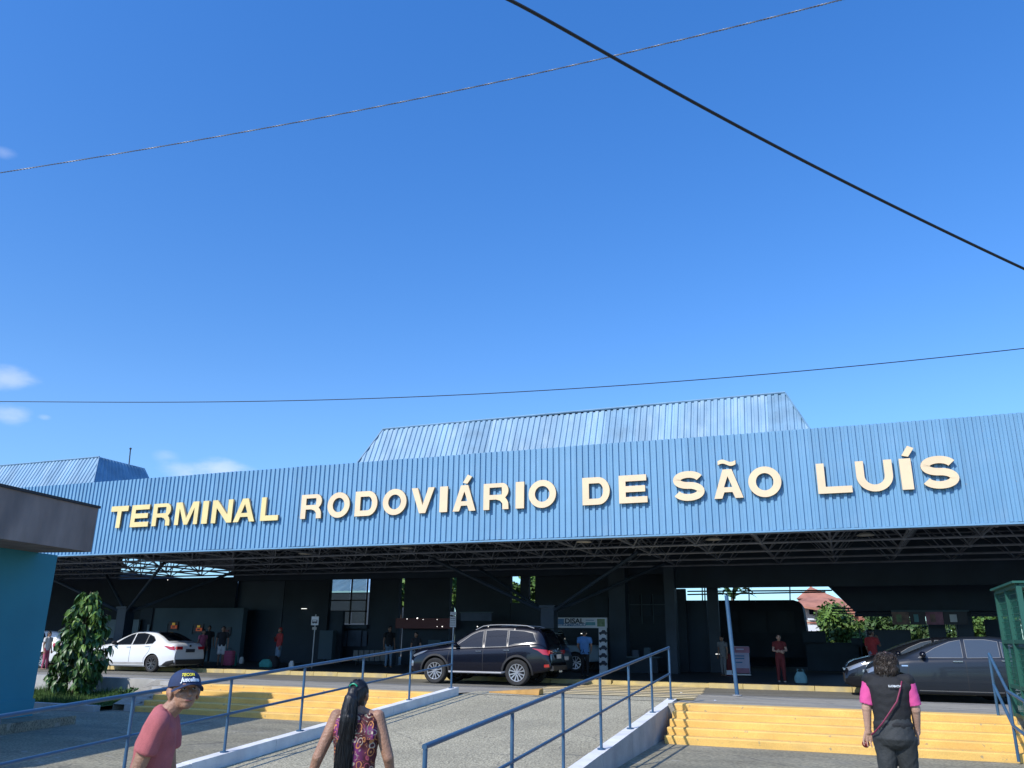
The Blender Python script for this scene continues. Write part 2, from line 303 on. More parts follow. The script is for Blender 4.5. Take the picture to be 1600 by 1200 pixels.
def inst(name,me,parent,loc=(0,0,0),rot=None,scale=None):
    o=bpy.data.objects.new(name,me); COL.objects.link(o); o.parent=parent; o.location=tuple(float(v) for v in loc)
    if rot is not None: o.rotation_euler=rot
    if scale is not None: o.scale=scale
    return o
def copy_tree(o,parent=None):
    c=o.copy(); COL.objects.link(c)
    if parent is not None: c.parent=parent
    for ch in [x for x in bpy.data.objects if x.parent==o]: copy_tree(ch,c)
    return c
def struct(name,mb,mat,smooth=False):
    o=mb.build(name,mat,None,smooth=smooth); o['kind']='structure'; return o
def panel(name,x0,y0,x1,y1,Y,mat,parent=None,th=.2,world=True):
    a=atY(x0,(y0+y1)/2,Y); b=atY(x1,(y0+y1)/2,Y); c=atY((x0+x1)/2,y0,Y); d=atY((x0+x1)/2,y1,Y)
    return MB().box(a[0],b[0],Y,Y+th,d[2],c[2]).build(name,mat,parent)
def evalmesh(o):
    dg=bpy.context.evaluated_depsgraph_get(); dg.update(); ev=o.evaluated_get(dg); me=bpy.data.meshes.new_from_object(ev); return me
def remesh(mb,name,mat,parent,voxel,smooth=3,world=False,noise=0.,nsc=(6,6,3),seed=0,shear=None):
    o=mb.build(name,mat,None,smooth=True)
    m=o.modifiers.new('r','REMESH'); m.mode='VOXEL'; m.voxel_size=voxel; m.use_smooth_shade=True
    if smooth:
        s=o.modifiers.new('s','SMOOTH'); s.factor=.5; s.iterations=smooth
    me=evalmesh(o); bpy.data.objects.remove(o)
    me.materials.clear(); me.materials.append(MATS[mat])
    me.polygons.foreach_set('use_smooth',[True]*len(me.polygons))
    co=np.zeros(len(me.vertices)*3); me.vertices.foreach_get('co',co); co=co.reshape(-1,3)
    if noise>0:
        nn=np.zeros(len(me.vertices)*3); me.vertices.foreach_get('normal',nn); nn=nn.reshape(-1,3)
        ph=np.random.default_rng(seed).uniform(0,6.28,(6,)); d=np.zeros(len(co))
        for k in range(6):
            kv=np.random.default_rng(seed*10+k).normal(size=3)*np.array(nsc)*(1+k*.6)
            d+=np.sin(co@kv+ph[k]+1.5*np.sin(co@(kv[::-1]*.5)))/(1+k*.5)
        co=co+nn*d[:,None]*noise
    if world and parent is not None: co=co-rootloc(parent)
    me.vertices.foreach_set('co',co.ravel()); me.update(); me.name=name
    o=bpy.data.objects.new(name,me); COL.objects.link(o); o.parent=parent
    return o
def text(name,body,size,origin,xdir,zdir,mat,parent,ext=.002,world=True,bold=.0,align='CENTER',squash=1.):
    cu=bpy.data.curves.new(name,'FONT'); cu.body=body; cu.size=size; cu.extrude=ext; cu.offset=bold; cu.align_x=align; cu.resolution_u=3
    o=bpy.data.objects.new(name,cu); COL.objects.link(o); me=evalmesh(o); bpy.data.objects.remove(o)
    x=nrm(xdir); z=nrm(zdir); y=np.cross(x,z)  # text plane x,z ; normal = x cross z reversed
    co=np.zeros(len(me.vertices)*3); me.vertices.foreach_get('co',co); co=co.reshape(-1,3)
    org=np.array(origin,float)-(rootloc(parent) if (parent is not None and world) else 0)
    co=org+co[:,:1]*squash*x+co[:,1:2]*z+co[:,2:3]*np.cross(x,z)
    me.vertices.foreach_set('co',co.ravel()); me.materials.clear(); me.materials.append(MATS[mat]); me.update()
    o=bpy.data.objects.new(name,me); COL.objects.link(o); o.parent=parent; return o
# ================================================================ ground and roads
EY=15.9                                   # edge of the upper pavement (top of the stairs)
def sheet(name,prof,x0,x1,mat,nx=1,kind='structure'):
    m=MB()
    for i in range(len(prof)-1):
        (ya,za),(yb,zb)=prof[i],prof[i+1]
        m.add([(x0,ya,za),(x1,ya,za),(x1,yb,zb),(x0,yb,zb)],[(0,1,2,3)])
    o=m.build(name,mat); o['kind']=kind; return o
sheet('ground',[(-600,-1.3),(3000,-1.3)],-2000,2000,'earth')
def pz(Y): return float(np.interp(Y,[-30,2,15.6],[-.95,-.80,-.585]))
sheet('plaza',[(-40,pz(-30)-.02),(2,pz(2)),(15.6,pz(15.6)),(17.0,-.57)],-90,60,'plaza')
# upper pavement: a slab with a front face
m=MB()
for (xa,xb,ye) in ((-15.2,-7.71,16.17),(-7.71,-3.12,17.25),(-3.12,60,15.74)):
    ze=-.04-(ye-EY)*.0195
    m.add([(xa,ye,ze),(xb,ye,ze),(xb,20.0,-.12),(xa,20.0,-.12),(xa,ye,-.75),(xb,ye,-.75)],[(0,1,2,3),(4,5,1,0)])
m.add([(-90,17.35,-.06),(-15.2,17.35,-.06),(-15.2,20.0,-.12),(-90,20.0,-.12)],[(0,1,2,3)])
struct('pavement',m,'concrete')
m=MB()
for (a,b) in ((20.004,20.16),): m.add([(-90,a,-.116),(60,a,-.116),(60,b,-.12),(-90,b,-.12),(-90,b,-.20),(60,b,-.20)],[(0,1,2,3),(3,2,5,4)])
struct('kerb',m,'wall_grey')
sheet('road',[(20.16,-.20),(23,-.26),(26.55,-.285)],-120,80,'asphalt')
# floor of the terminal and the land behind it
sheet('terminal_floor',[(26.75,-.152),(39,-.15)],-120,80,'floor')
sheet('far_yard',[(39,-.15),(90,-.1),(600,.0)],-300,300,'asphalt')
m=MB(); segs=np.arange(-60,14,1.0)
kb=thing('yellow_kerb',(-10,26.6,-.285),'faded yellow painted concrete kerb along the front of the terminal','kerb')
kp=MB().box(0,.985,26.5,26.76,-.285,-.15).build('kerb_stone','kerb_yellow',me_only=True)
co=np.zeros(24); kp.vertices.foreach_get('co',co); co=co.reshape(-1,3)-np.array((0,26.6,-.285)); kp.vertices.foreach_set('co',co.ravel())
for x in segs:
    if -8.0<x<-4.6: continue
    inst('kerb_stone',kp,kb,(x+10,0,0.004*math.sin(x*3.1)))
# dropped kerb of the crossing
MB().add([(-8.0,26.5,-.275),(-4.0,26.5,-.275),(-4.0,26.78,-.148),(-8.0,26.78,-.148)],[(0,1,2,3)]).build('dropped_kerb','kerb_yellow',kb)
# crosswalk: stripes parallel to the road
cw=MB().add([(-8.9,20.2,-.196),(-4.0,20.2,-.196),(-4.0,20.25,-.196),(-8.9,20.25,-.196)],[(0,1,2,3)]).build('crosswalk','crosswalk_paint'); cw['kind']='structure'
def rz_(Y): return float(np.interp(Y,[16.5,EY+4.1,20.16,23,26.5],[-.04,-.116,-.196,-.256,-.281]))+.005
ys=[17.2,18.05,18.85,19.6,20.5,21.4,22.3,23.2,24.1,25.0,25.9]
for k,Y in enumerate(ys):
    wdt=.42 if k<4 else .48
    xl=-6.9+ (Y-17)*-.20; xr=-2.9+(Y-17)*-.13
    n=10; v=[]
    for i in range(n+1):
        x=xl+(xr-xl)*i/n; v+= [(x,Y,rz_(Y)),(x,Y+wdt,rz_(Y+wdt))]
    s=MB().add(v,[(2*i,2*i+2,2*i+3,2*i+1) for i in range(n)]).build('painted_stripe','crosswalk_paint',cw)
    if k==0: s['label']='brighter yellow first stripe'; s.data.materials[0]=MATS['kerb_yellow']
# ================================================================ stairs, ramp, walls, railings
def stairs(x0,x1,yt,yaw,label):
    c=((x0+x1)/2,yt-1.25,-.59); t=thing('staircase',c,label,'stairs','yellow stairs up to the pavement',0)
    for k in range(5):
        zt=-.04-.11*k; y1=yt-.25*k-(0 if k==0 else 0); yf=yt-.25*k-.25 if k>0 else yt-.02
        # step k: top at zt, front face at yf
        yf=yt-.25*k; yb=yt-.25*k+ (.25 if k else .35)
        m=MB(); nx=max(2,int((x1-x0)/.8)); vs=[];fs=[]
        for i in range(nx+1):
            x=x0+(x1-x0)*i/nx; j=.006*math.sin(i*2.3+k*1.7); dy=(x-(x0+x1)/2)*yaw
            vs+=[(x,yb+dy,zt+.004),(x,yf+.018+dy+j,zt+.004),(x,yf+dy+j,zt-.014),(x,yf+.006+dy,zt-.13)]
        for i in range(nx):
            a=i*4
            for q in range(3): fs.append((a+q,a+q+1,a+q+5,a+q+4))
        m.add(vs,fs)
        # end caps
        m.add([vs[0],vs[1],vs[2],vs[3],(x0,vs[0][1],zt-.13)],[(0,1,2,3,4)]); e=vs[-4:]
        m.add([e[0],e[1],e[2],e[3],(x1,e[0][1],zt-.13)],[(4,3,2,1,0)])
        m.build('step','yellow',t)
    return t
stairs(-14.9,-7.72,16.15,0,'wide flight of yellow painted steps left of the ramp, partly in shade')
stairs(-3.0,2.35,15.72,-.0,'wide flight of yellow painted steps right of the ramp, in full sun')
def rampz(Y): return -.06-.07*(16.5-Y)
RXL,RXR=-7.55,-3.30
sheet('ramp',[(5.2,rampz(5.2)),(9,rampz(9)),(16.5,rampz(16.5)),(17.3,-.036)],RXL,RXR,'aggregate')
# expansion lines on the ramp top
m=MB(); m.add([(-7.5,16.52,-.054),(-3.3,16.52,-.054),(-3.3,16.56,-.053),(-7.5,16.56,-.053)],[(0,1,2,3)]); struct('ramp_joint',m,'dark_trim')
# left kerb wall of the ramp
lc=thing('ramp_kerb',(-7.62,11,-.7),'white painted kerb wall along the left edge of the ramp','kerb wall')
pts=[5.4,7.05,8.7,10.35,12.0,13.65,15.2,16.35]
for a,b in zip(pts[:-1],pts[1:]):
    m=MB(); za,zb=rampz(a)+.155,rampz(b)+.155
    j=random.uniform(-.004,.004)
    m.add([(-7.71,a+.004,-1.1),(-7.55,a+.004,-1.1),(-7.55,b-.004,-1.1),(-7.71,b-.004,-1.1),(-7.71,a+.004,za+j),(-7.55,a+.004,za+j),(-7.55,b-.004,zb+j),(-7.71,b-.004,zb+j)],[(4,5,6,7),(0,1,5,4),(1,2,6,5),(2,3,7,6),(3,0,4,7)])
    m.build('wall_segment','curb_white',lc)
# right retaining wall
rc=thing('ramp_wall',(-3.2,11,-.7),'tall grey and white retaining wall along the right edge of the ramp','retaining wall')
pts=[6.15,7.9,9.65,11.3,12.95,14.6,16.62]
for a,b in zip(pts[:-1],pts[1:]):
    za,zb=rampz(a)+.045,rampz(b)+.045; m=MB(); j=random.uniform(-.004,.004)
    m.add([(-3.30,a+.006,-1.1),(-3.12,a+.006,-1.1),(-3.12,b-.006,-1.1),(-3.30,b-.006,-1.1),(-3.30,a+.006,za+j),(-3.12,a+.006,za+j),(-3.12,b-.006,zb+j),(-3.30,b-.006,zb+j)],[(4,5,6,7),(0,1,5,4),(1,2,6,5),(2,3,7,6),(3,0,4,7)])
    p=m.build('wall_segment',['wall_grey','curb_white'],rc); p.data.polygons[0].material_index=1
def railing(label,X,ys_,zf,h,y0,y1,cat='railing',r=.021,mid=.46):
    t=thing('railing',(X,ys_[0],zf(ys_[0])),label,cat)
    for i,Y in enumerate(ys_):
        z=zf(Y); o=MB().tube((X,Y,z-.02),(X,Y,z+h-.02),r*.92,10).build('post','rail_blue',t,smooth=True)
        MB().tube((X,Y,z-.006),(X,Y,z+.012),.055,12).build('base_plate','rail_blue',o)
    a=(X,y0,zf(y0)+h); b=(X,y1,zf(y1)+h)
    MB().tube(a,b,r*1.08,12).build('top_rail','rail_blue',t,smooth=True)
    MB().tube((X,ys_[-1],zf(ys_[-1])+mid),(X,y1,zf(y1)+mid),r*.85,10).build('middle_rail','rail_blue',t,smooth=True)
    return t
railing('long blue painted pipe railing along the left edge of the ramp',-7.63,[16.15,14.35,12.67,11.0,9.37,7.72,6.07,4.42],lambda Y: rampz(Y)+.155,.90,4.42,16.17)
railing('long blue painted pipe railing along the right edge of the ramp',-3.21,[16.5,14.85,13.2,11.55,9.9,8.25,6.35],lambda Y: rampz(Y)+.045,.93,6.33,16.52)
# railing of the right-hand stairs
t=thing('stair_railing',(2.12,15.9,-.04),'short blue pipe railing going down the right end of the yellow stairs','railing')
def szf(Y): return -.04-(15.75-Y)*.44 if Y<15.75 else -.04
for Y in (15.85,14.6,13.35): MB().tube((2.12,Y,max(szf(Y),-.59)-.02),(2.12,Y,max(szf(Y),-.62)+.93),.022,10).build('post','rail_blue',t,smooth=True)
for hh,nm in((.93,'top_rail'),(.46,'middle_rail')): MB().poly([(2.12,15.86,-.04+hh),(2.12,14.6,szf(14.6)+hh),(2.12,13.3,-.62+hh)],.024,10).build(nm,'rail_blue',t,smooth=True)
# concrete end wall left of the left stairs
t=thing('stair_end_wall',(-15.05,15.6,-.58),'stepped grey concrete end wall at the left of the yellow stairs','wall')
for k in range(5): MB().box(-15.2,-14.905,16.5-.25*(k+1)-.12,16.5-.25*k-.123,-.75,.0-.11*k).build('block','wall_grey',t)
MB().add([(-15.6,16.4,.02),(-14.93,16.4,.02),(-14.93,15.2,-.46),(-15.6,15.2,-.46),(-15.6,16.4,-.7),(-15.6,15.2,-.7)],[(3,2,1,0),(0,4,5,3)]).build('sloped_coping','concrete',t)
# leaning pole
t=thing('leaning_pole',atZ(1152,1087,-.11),'slim blue steel pole leaning to the left beside the crosswalk','pole')
b_=atZ(1152,1087,-.11); tp=atY(1135,931,b_[1]+.1)
MB().tube(b_,tp,.045,12).build('shaft','rail_blue',t,smooth=True); MB().tube(b_,b_+np.array((0,0,.02)),.1,12).build('base_plate','wall_grey',t)
MB().tube(tp,tp+(tp-b_)*.004,.05,12).build('cap','rail_blue',t)
# yellow wedge at the top of the ramp
t=thing('kerb_ramp_wedge',(-6.2,17.0,-.04),'small worn yellow wedge of concrete lying at the top of the ramp','wedge')
a=atZ(757,1084,-.03); b=atZ(840,1077,.0); 
MB().add([(-7.15,17.0,-.045),(-5.95,16.75,-.045),(-5.95,17.05,-.045),(-7.15,17.05,-.045),(-7.15,17.02,-.02),(-5.95,16.8,.06),(-5.95,17.03,.075)],[(0,1,5,4),(1,2,6,5),(4,5,6),(3,4,6,2),(0,4,3)]).build('wedge','wedge_ochre',t)
# low wall and grass bank at the left
t=thing('low_wall',(-20,17.2,-.5),'low pale grey rendered wall behind the leafy young tree','wall')
for i in range(8): MB().box(-15.65-2.4*i,-15.65-2.4*i-2.385,17.1,17.34,-.75,-.02).build('wall_section','wall_grey',t)
sheet('grass_bank',[(14.9,-.50),(16.0,-.47),(17.1,-.40)],-34,-15.65,'grass')
m=MB(); m.box(-34,-15.65,14.72,14.9,-.8,-.47); struct('planter_kerb',m,'wall_grey')
N=26000; gx=rng.uniform(-30,-15.7,N); gy=rng.uniform(14.92,17.05,N); gz=np.interp(gy,[14.9,16,17.1],[-.5,-.47,-.4]); hh=rng.uniform(.04,.13,N)*(1+.8*(np.sin(gx*3)*np.sin(gy*4)>.2)); an=rng.uniform(0,6.28,N)
vs=np.zeros((N,3,3)); dx=np.cos(an)*.008; dy=np.sin(an)*.008
vs[:,0]=np.c_[gx-dx,gy-dy,gz]; vs[:,1]=np.c_[gx+dx,gy+dy,gz]; vs[:,2]=np.c_[gx+rng.normal(0,.03,N),gy+rng.normal(0,.03,N),gz+hh]
m=MB(); m.v=[tuple(v) for v in vs.reshape(-1,3).tolist()]; m.f=[(3*i,3*i+1,3*i+2) for i in range(N)]; m.m=[0]*N
o=m.build('grass','grass'); tag(o,'short green grass on the bank in front of the low wall','grass',kind='stuff')

# ================================================================ terminal
FY=22.5; FZ0,FZ1=3.83,6.47; FX0,FX1=-62.0,13.0
TB=thing('terminal_building',(-10,24,-.15),'long bus terminal with blue corrugated front, dark canopy and steel space frame','building')
PI=math.pi; pitch=.18; per=6
def sheet_mesh(name,hh,mat,depth=.045,pit=pitch,per=per,wdt=None):
    # corrugated sheet lying in local x (width), z (height), profile towards -y
    xs=[];ysf=[]
    for k in range(per):
        x=k*pit; xs+=[x+.0,x+.42*pit,x+.50*pit,x+.92*pit]; ysf+=[0,0,depth,depth]
    xs.append(per*pit-.001); ysf.append(0)
    v=[];f=[]
    for x,y in zip(xs,ysf): v+=[(x,y,0),(x,y,hh)]
    for i in range(len(xs)-1): f.append((2*i,2*i+2,2*i+3,2*i+1))
    return MB().add(v,f).build(name,mat,me_only=True)
s1=sheet_mesh('corrugated_sheet',FZ1-FZ0,'fascia_blue'); s2=sheet_mesh('corrugated_sheet',FZ1-FZ0,'fascia_blue2')
fr=thing('f',(0,0,0),'x','x'); bpy.data.objects.remove(fr)
x=FX0; i=0
L0=np.array(TB.location)
while x<FX1:
    o=inst('corrugated_sheet',(s1,s2)[(i*7)%3==0],TB,np.array((x,FY+random.uniform(-.004,.004),FZ0+random.uniform(-.008,.008)))-L0); x+=pitch*per; i+=1
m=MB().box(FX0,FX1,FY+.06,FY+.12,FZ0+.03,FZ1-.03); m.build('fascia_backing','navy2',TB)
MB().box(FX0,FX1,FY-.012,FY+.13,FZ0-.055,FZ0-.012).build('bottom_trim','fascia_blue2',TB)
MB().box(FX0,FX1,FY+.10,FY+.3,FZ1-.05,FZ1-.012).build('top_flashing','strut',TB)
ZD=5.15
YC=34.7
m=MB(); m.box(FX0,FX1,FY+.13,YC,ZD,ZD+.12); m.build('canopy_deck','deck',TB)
m=MB(); m.box(-37,-6.5,YC+.002,46,ZD,ZD+.12); m.box(-6.49,16,YC+.002,53,ZD,ZD+.12); m.build('rear_deck','deck',TB)  # rear roof lengthened, out of view, to keep coach and hall in shade
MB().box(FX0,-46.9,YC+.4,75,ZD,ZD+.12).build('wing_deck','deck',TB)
# purlins under the deck
for Y in np.arange(23.6,34.6,1.2): MB().box(FX0,FX1,Y-.04,Y+.04,ZD-.13,ZD-.003).build('purlin','deck',TB)
# space frame
mx,my=1.95,2.4; ZB=FZ0+.05; ZT=4.98
X0=-.17-mx*30; nxn=37; rows=[23.45+my*j for j in range(5)]
xsn=[X0+mx*i for i in range(nxn)]
for Y in rows: MB().tube((xsn[0],Y,ZB),(xsn[-1],Y,ZB),.038,6).build('bottom_chord','truss',TB)
for X in xsn:
    if X>-44: MB().tube((X,FY+.2,ZB+.04),(X,rows[-1],ZB+.04),.034,6).build('cross_chord','truss',TB)
rt=[r-my/2 for r in rows]+[rows[-1]+my/2]
for Y in rt[1:]: MB().tube((xsn[0],Y,ZT),(xsn[-1],Y,ZT),.034,6).build('top_chord','truss',TB)
def webm(dx,dy): return MB().tube((0,0,0),(dx,dy,ZT-ZB),.023,5).build('web_brace','truss',me_only=True)
wm={(a,b):webm(a*mx/2,b*my/2) for a in(-1,1) for b in(-1,1)}
cand=[]
for X in xsn:
    for Y in rows:
        for k in wm:
            if Y+k[1]*my/2<FY+.1: continue
            cand.append((math.hypot(X+3,Y),X,Y,k))
cand.sort(key=lambda c:c[0]); rest=MB()
for n,(d,X,Y,k) in enumerate(cand):
    if n<290: inst('web_brace',wm[k],TB,np.array((X,Y,ZB))-L0)
    else: rest.tube((X,Y,ZB),(X+k[0]*mx/2,Y+k[1]*my/2,ZT),.023,4)
o=rest.build('far_web_braces','truss',TB); o['kind']='stuff'
nd=MB().ell((0,0,0),(.07,.07,.06),8).build('node_ball','truss',me_only=True)
for X in xsn:
    if -34<X<8:
        for Y in rows[:4]: inst('node_ball',nd,TB,np.array((X,Y,ZB))-L0)
# bulkhead at the back of the canopy
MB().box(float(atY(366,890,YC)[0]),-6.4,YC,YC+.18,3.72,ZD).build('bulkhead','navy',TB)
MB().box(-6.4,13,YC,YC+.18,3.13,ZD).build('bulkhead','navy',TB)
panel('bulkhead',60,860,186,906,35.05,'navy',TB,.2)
# columns with raking struts
def column(X,Y,zt=ZB,sx=.5,reach=3.9,label=None,mat='strut'):
    c=MB().box(X-sx/2,X+sx/2,Y-sx/2,Y+sx/2,-.15,2.15).build('column',mat,TB)
    if label: c['label']=label
    for sx_ in(-1,1):
        for sy_ in(-1,1): MB().tube((X+sx_*.1,Y+sy_*.1,2.0),(X+sx_*reach,Y+sy_*2.2,zt),.065,8).build('strut',mat,c)
    MB().box(X-sx*.6,X+sx*.6,Y-sx*.6,Y+sx*.6,2.152,2.25).build('column_head',mat,c)
column(-10.1,29.6); column(-29.8,29.0); column(9.6,29.6)
column(-40.0,29.0)
# monitors on the roof
def monitor(xa,xb,yr,zr,dy,zb,dxe,sag=.0,yk=33.,dk=1.5):
    """hipped roof light: ridge xa..xb at (yr,zr); eaves dy in front and behind at zb"""
    root=MB().box(xa-dxe+.1,xb+dxe-.1,yr-dy+.1,yk+dk-.1,zb-.028,zb-.005).build('roof_light','deck',TB)
    dirf=np.array((0,-dy,zb-zr)); 
    # front slope as corrugated strips, cut along the hips
    pit=.24; wd=pit*5; x=xa-dxe
    def edge(x):  # fraction from eave (0) to ridge (1) reachable at x
        if x<xa: return max(0,(x-(xa-dxe))/dxe)
        if x>xb: return max(0,((xb+dxe)-x)/dxe)
        return 1.
    nrmv=nrm(np.cross((1,0,0),(0,dy,zr-zb)))
    while x<xb+dxe-.01:
        v=[];f=[]; 
        pr=[]
        for k in range(5):
            pr+=[(0,0),(.55,0),(.65,1),(.9,1)]
            pass
        xs=[]; dp=[]
        for k in range(5):
            for (u,q) in((0,0),(.5,0),(.62,1),(.88,1)): xs.append(x+(k+u)*pit); dp.append(q)
        xs.append(x+wd-.003); dp.append(0)
        for xx,q in zip(xs,dp):
            xx=min(xx,xb+dxe); e=edge(xx); off=nrmv*(.0 if q==0 else -.045)
            s_=sag*math.sin(max(0,min(1,(xx-xa)/(xb-xa)))*9)*.5
            a=np.array((xx,yr-dy,zb))+off; b=np.array((xx,yr-dy+dy*e,zb+(zr-zb)*e+s_*e))+off
            v+=[a,b]
        for i_ in range(len(xs)-1): f.append((2*i_,2*i_+2,2*i_+3,2*i_+1))
        MB().add(v,f).build('corrugated_sheet',('roof_sheet','roof_sheet','roof_sheet2')[int(abs(x*3))%3 if sag else 0],root)
        x+=wd
    # right and left sides, flat top and back
    for sgn,xe,xr in((1,xb+dxe,xb),(-1,xa-dxe,xa)):
        n=30; v=[];f=[]
        for i_ in range(n+1):
            t_=i_/n; q=.035*(i_%2)*sgn
            v+=[(xe+q,yr-dy+(yk+dk-yr+dy)*t_,zb),(xr+q,yr+(yk-yr)*t_,zr)]
        for i_ in range(n): f.append((2*i_,2*i_+2,2*i_+3,2*i_+1))
        MB().add(v,f).build('side_slope','roof_sheet2',root)
    MB().add([(xa-dxe,yk+dk,zb),(xb+dxe,yk+dk,zb),(xb,yk,zr-.02),(xa,yk,zr-.02),(xa,yr,zr-.02),(xb,yr,zr-.02)],[(1,0,3,2),(2,3,4,5)]).build('flat_top','roof_sheet2',root)
    MB().tube((xa,yr,zr+.01),(xb,yr,zr+.01+sag*.1),.045,6).build('ridge_cap','roof_sheet2',root)
    MB().tube((xb,yr,zr),(xb+dxe,yr-dy,zb),.035,5).build('hip_cap','roof_sheet2',root)
    MB().tube((xa,yr,zr),(xa-dxe,yr-dy,zb),.035,5).build('hip_cap','roof_sheet2',root)
    return root
ra=atY(598,671,30); rb=atY(1227,614,30)
MON=(ra,rb)
monitor(ra[0],rb[0],30,rb[2],2.,5.3,2.,.10)
la=atY(155,714,30); monitor(-58,la[0],30,la[2],2.,5.3,2.,.0)
t=thing('roof_antenna',(atY(203,728,32)),'thin upright antenna rod on the left roof light','antenna')
b_=atY(202,731,32); MB().tube(b_-np.array((0,0,.6)),atY(204,701,32),.03,6).build('rod','wire_black',t); MB().ell(atY(204,701,32),(.06,.06,.06),8).build('tip','wire_black',t)
# far corrugated roof seen through the gap under the canopy
m=MB(); ga=atY(285,905,60)
n=60
v=[];f=[]
for i_ in range(n+1):
    x=-52+ i_*.35; v+=[(x,58,4.6+.04*(i_%2)),(x,62,6.2+.04*(i_%2))]
for i_ in range(n): f.append((2*i_,2*i_+2,2*i_+3,2*i_+1))
fr_=thing('far_roof',(-45,60,-.1),'pale green grey corrugated roof seen through the gap under the canopy','roof')
m.add(v,f).build('corrugated_sheet','roof_sheet',fr_); MB().box(-52,-31,58.2,61.8,-.1,4.5).build('wall','darkwall',fr_)
# rear walls (Y 36) with their gaps
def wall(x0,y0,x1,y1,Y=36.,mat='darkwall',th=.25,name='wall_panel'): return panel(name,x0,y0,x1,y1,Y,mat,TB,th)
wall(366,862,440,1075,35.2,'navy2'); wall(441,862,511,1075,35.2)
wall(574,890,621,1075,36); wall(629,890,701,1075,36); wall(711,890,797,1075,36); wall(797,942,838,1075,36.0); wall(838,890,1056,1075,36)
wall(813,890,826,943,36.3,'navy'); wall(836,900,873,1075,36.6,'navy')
wall(1095,1000,1262,1075,47,'navy'); wall(1057,920,1074,1075,36); wall(1107,880,1124,1075,36,'navy2'); wall(1073.5,938,1107.5,1075,36.4,'navy')  # first panel is added to darken the gap under the coach
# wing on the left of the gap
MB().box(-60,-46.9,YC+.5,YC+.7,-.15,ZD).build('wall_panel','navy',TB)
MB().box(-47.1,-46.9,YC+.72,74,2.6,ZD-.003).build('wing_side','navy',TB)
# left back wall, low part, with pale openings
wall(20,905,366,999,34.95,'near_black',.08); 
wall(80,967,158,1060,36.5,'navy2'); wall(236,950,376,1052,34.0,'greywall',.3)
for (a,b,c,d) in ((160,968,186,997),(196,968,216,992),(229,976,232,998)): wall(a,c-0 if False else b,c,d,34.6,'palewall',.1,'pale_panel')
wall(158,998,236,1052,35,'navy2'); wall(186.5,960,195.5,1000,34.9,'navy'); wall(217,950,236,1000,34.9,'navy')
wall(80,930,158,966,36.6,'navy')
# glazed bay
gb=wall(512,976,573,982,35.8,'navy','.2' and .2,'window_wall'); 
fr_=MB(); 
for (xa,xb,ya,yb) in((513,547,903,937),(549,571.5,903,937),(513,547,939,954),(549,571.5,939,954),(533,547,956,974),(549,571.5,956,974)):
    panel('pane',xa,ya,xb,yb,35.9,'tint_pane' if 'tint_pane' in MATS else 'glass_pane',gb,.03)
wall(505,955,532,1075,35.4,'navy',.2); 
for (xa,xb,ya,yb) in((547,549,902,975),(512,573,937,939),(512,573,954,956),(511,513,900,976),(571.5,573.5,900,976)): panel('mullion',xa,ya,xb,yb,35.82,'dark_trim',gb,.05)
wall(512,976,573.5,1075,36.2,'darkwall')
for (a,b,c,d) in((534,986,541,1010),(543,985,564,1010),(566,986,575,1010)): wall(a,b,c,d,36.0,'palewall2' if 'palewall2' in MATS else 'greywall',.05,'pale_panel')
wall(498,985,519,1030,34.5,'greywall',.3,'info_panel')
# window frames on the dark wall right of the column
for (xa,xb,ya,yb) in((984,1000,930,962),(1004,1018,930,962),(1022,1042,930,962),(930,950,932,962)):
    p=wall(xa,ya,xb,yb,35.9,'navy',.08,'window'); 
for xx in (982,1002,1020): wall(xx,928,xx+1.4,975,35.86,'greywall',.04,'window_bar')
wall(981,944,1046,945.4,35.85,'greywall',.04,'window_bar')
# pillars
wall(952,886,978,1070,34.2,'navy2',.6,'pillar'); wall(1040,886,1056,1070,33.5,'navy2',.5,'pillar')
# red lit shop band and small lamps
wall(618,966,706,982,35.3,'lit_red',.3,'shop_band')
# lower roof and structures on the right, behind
RR=thing('rear_canopy',(3,44,-.15),'dark lower canopy at the right rear of the terminal','canopy')
def rp(name,x0,y0,x1,y1,Y,mat='navy',th=.3): return panel(name,x0,y0,x1,y1,Y,mat,RR,th)
MB().add([(-.9,38,3.75),(.42,38,2.3),(.42,38,4.4),(-.9,38,4.4),(-.9,38.3,3.75),(.42,38.3,2.3),(.42,38.3,4.4),(-.9,38.3,4.4)],[(0,1,2,3),(5,4,7,6),(1,0,4,5)]).build('sloped_fascia','navy',RR)
MB().box(.42,16,38,38.3,2.33,4.6).build('front_fascia','navy',RR)
MB().box(.5,16,38.3,50,2.45,2.55).build('ceiling','navy',RR)
for (a,b) in ((948,950.5),(952.5,954.5),(957,958.5)): rp('louvre_blade',1300,a+.9,1600,b+.9,38.6,'navy2',.05)
for x in (1344,1456,1500): rp('canopy_post',x,955,x+(10 if x==1344 else 26),1075,39 if x>1344 else 38.8,'navy2' if x>1344 else 'greywall',.4) if x!=1344 else rp('canopy_post',1344,975,1345.6,1030,38.8,'darkwall',.05)
rp('low_wall',1262,1004,1358,1075,41,'navy',.2); rp('low_wall',1345,1012,1600,1075,41,'navy',.2)
rp('kiosk_box',1358,984,1427,1062,39.5,'navy2',2); rp('shade_board',1254,986,1290,1004,40.5,'navy',.2); rp('low_bar',1330,997,1348,1008,40.4,'navy',.1)
rp('dark_mass',1545,968,1600,1060,40,'navy',.2)
bl=thing('billboard',atY(1450,966,37.6),'dim row of advertising posters under the canopy, right rear','billboard')
for i,(a,b,mt) in enumerate(((1394,1421,'print_brown'),(1422,1446,'print_dark'),(1447,1474,'print_mauve'),(1475,1512,'print_dark'))):
    p=panel('poster',a,956,b,976,37.5,mt,bl,.08)
    panel('picture',a+ (b-a)*.25,960,a+(b-a)*.55,972,37.45,('print_green','print_teal','print_brown','sign_white')[i],p,.02)
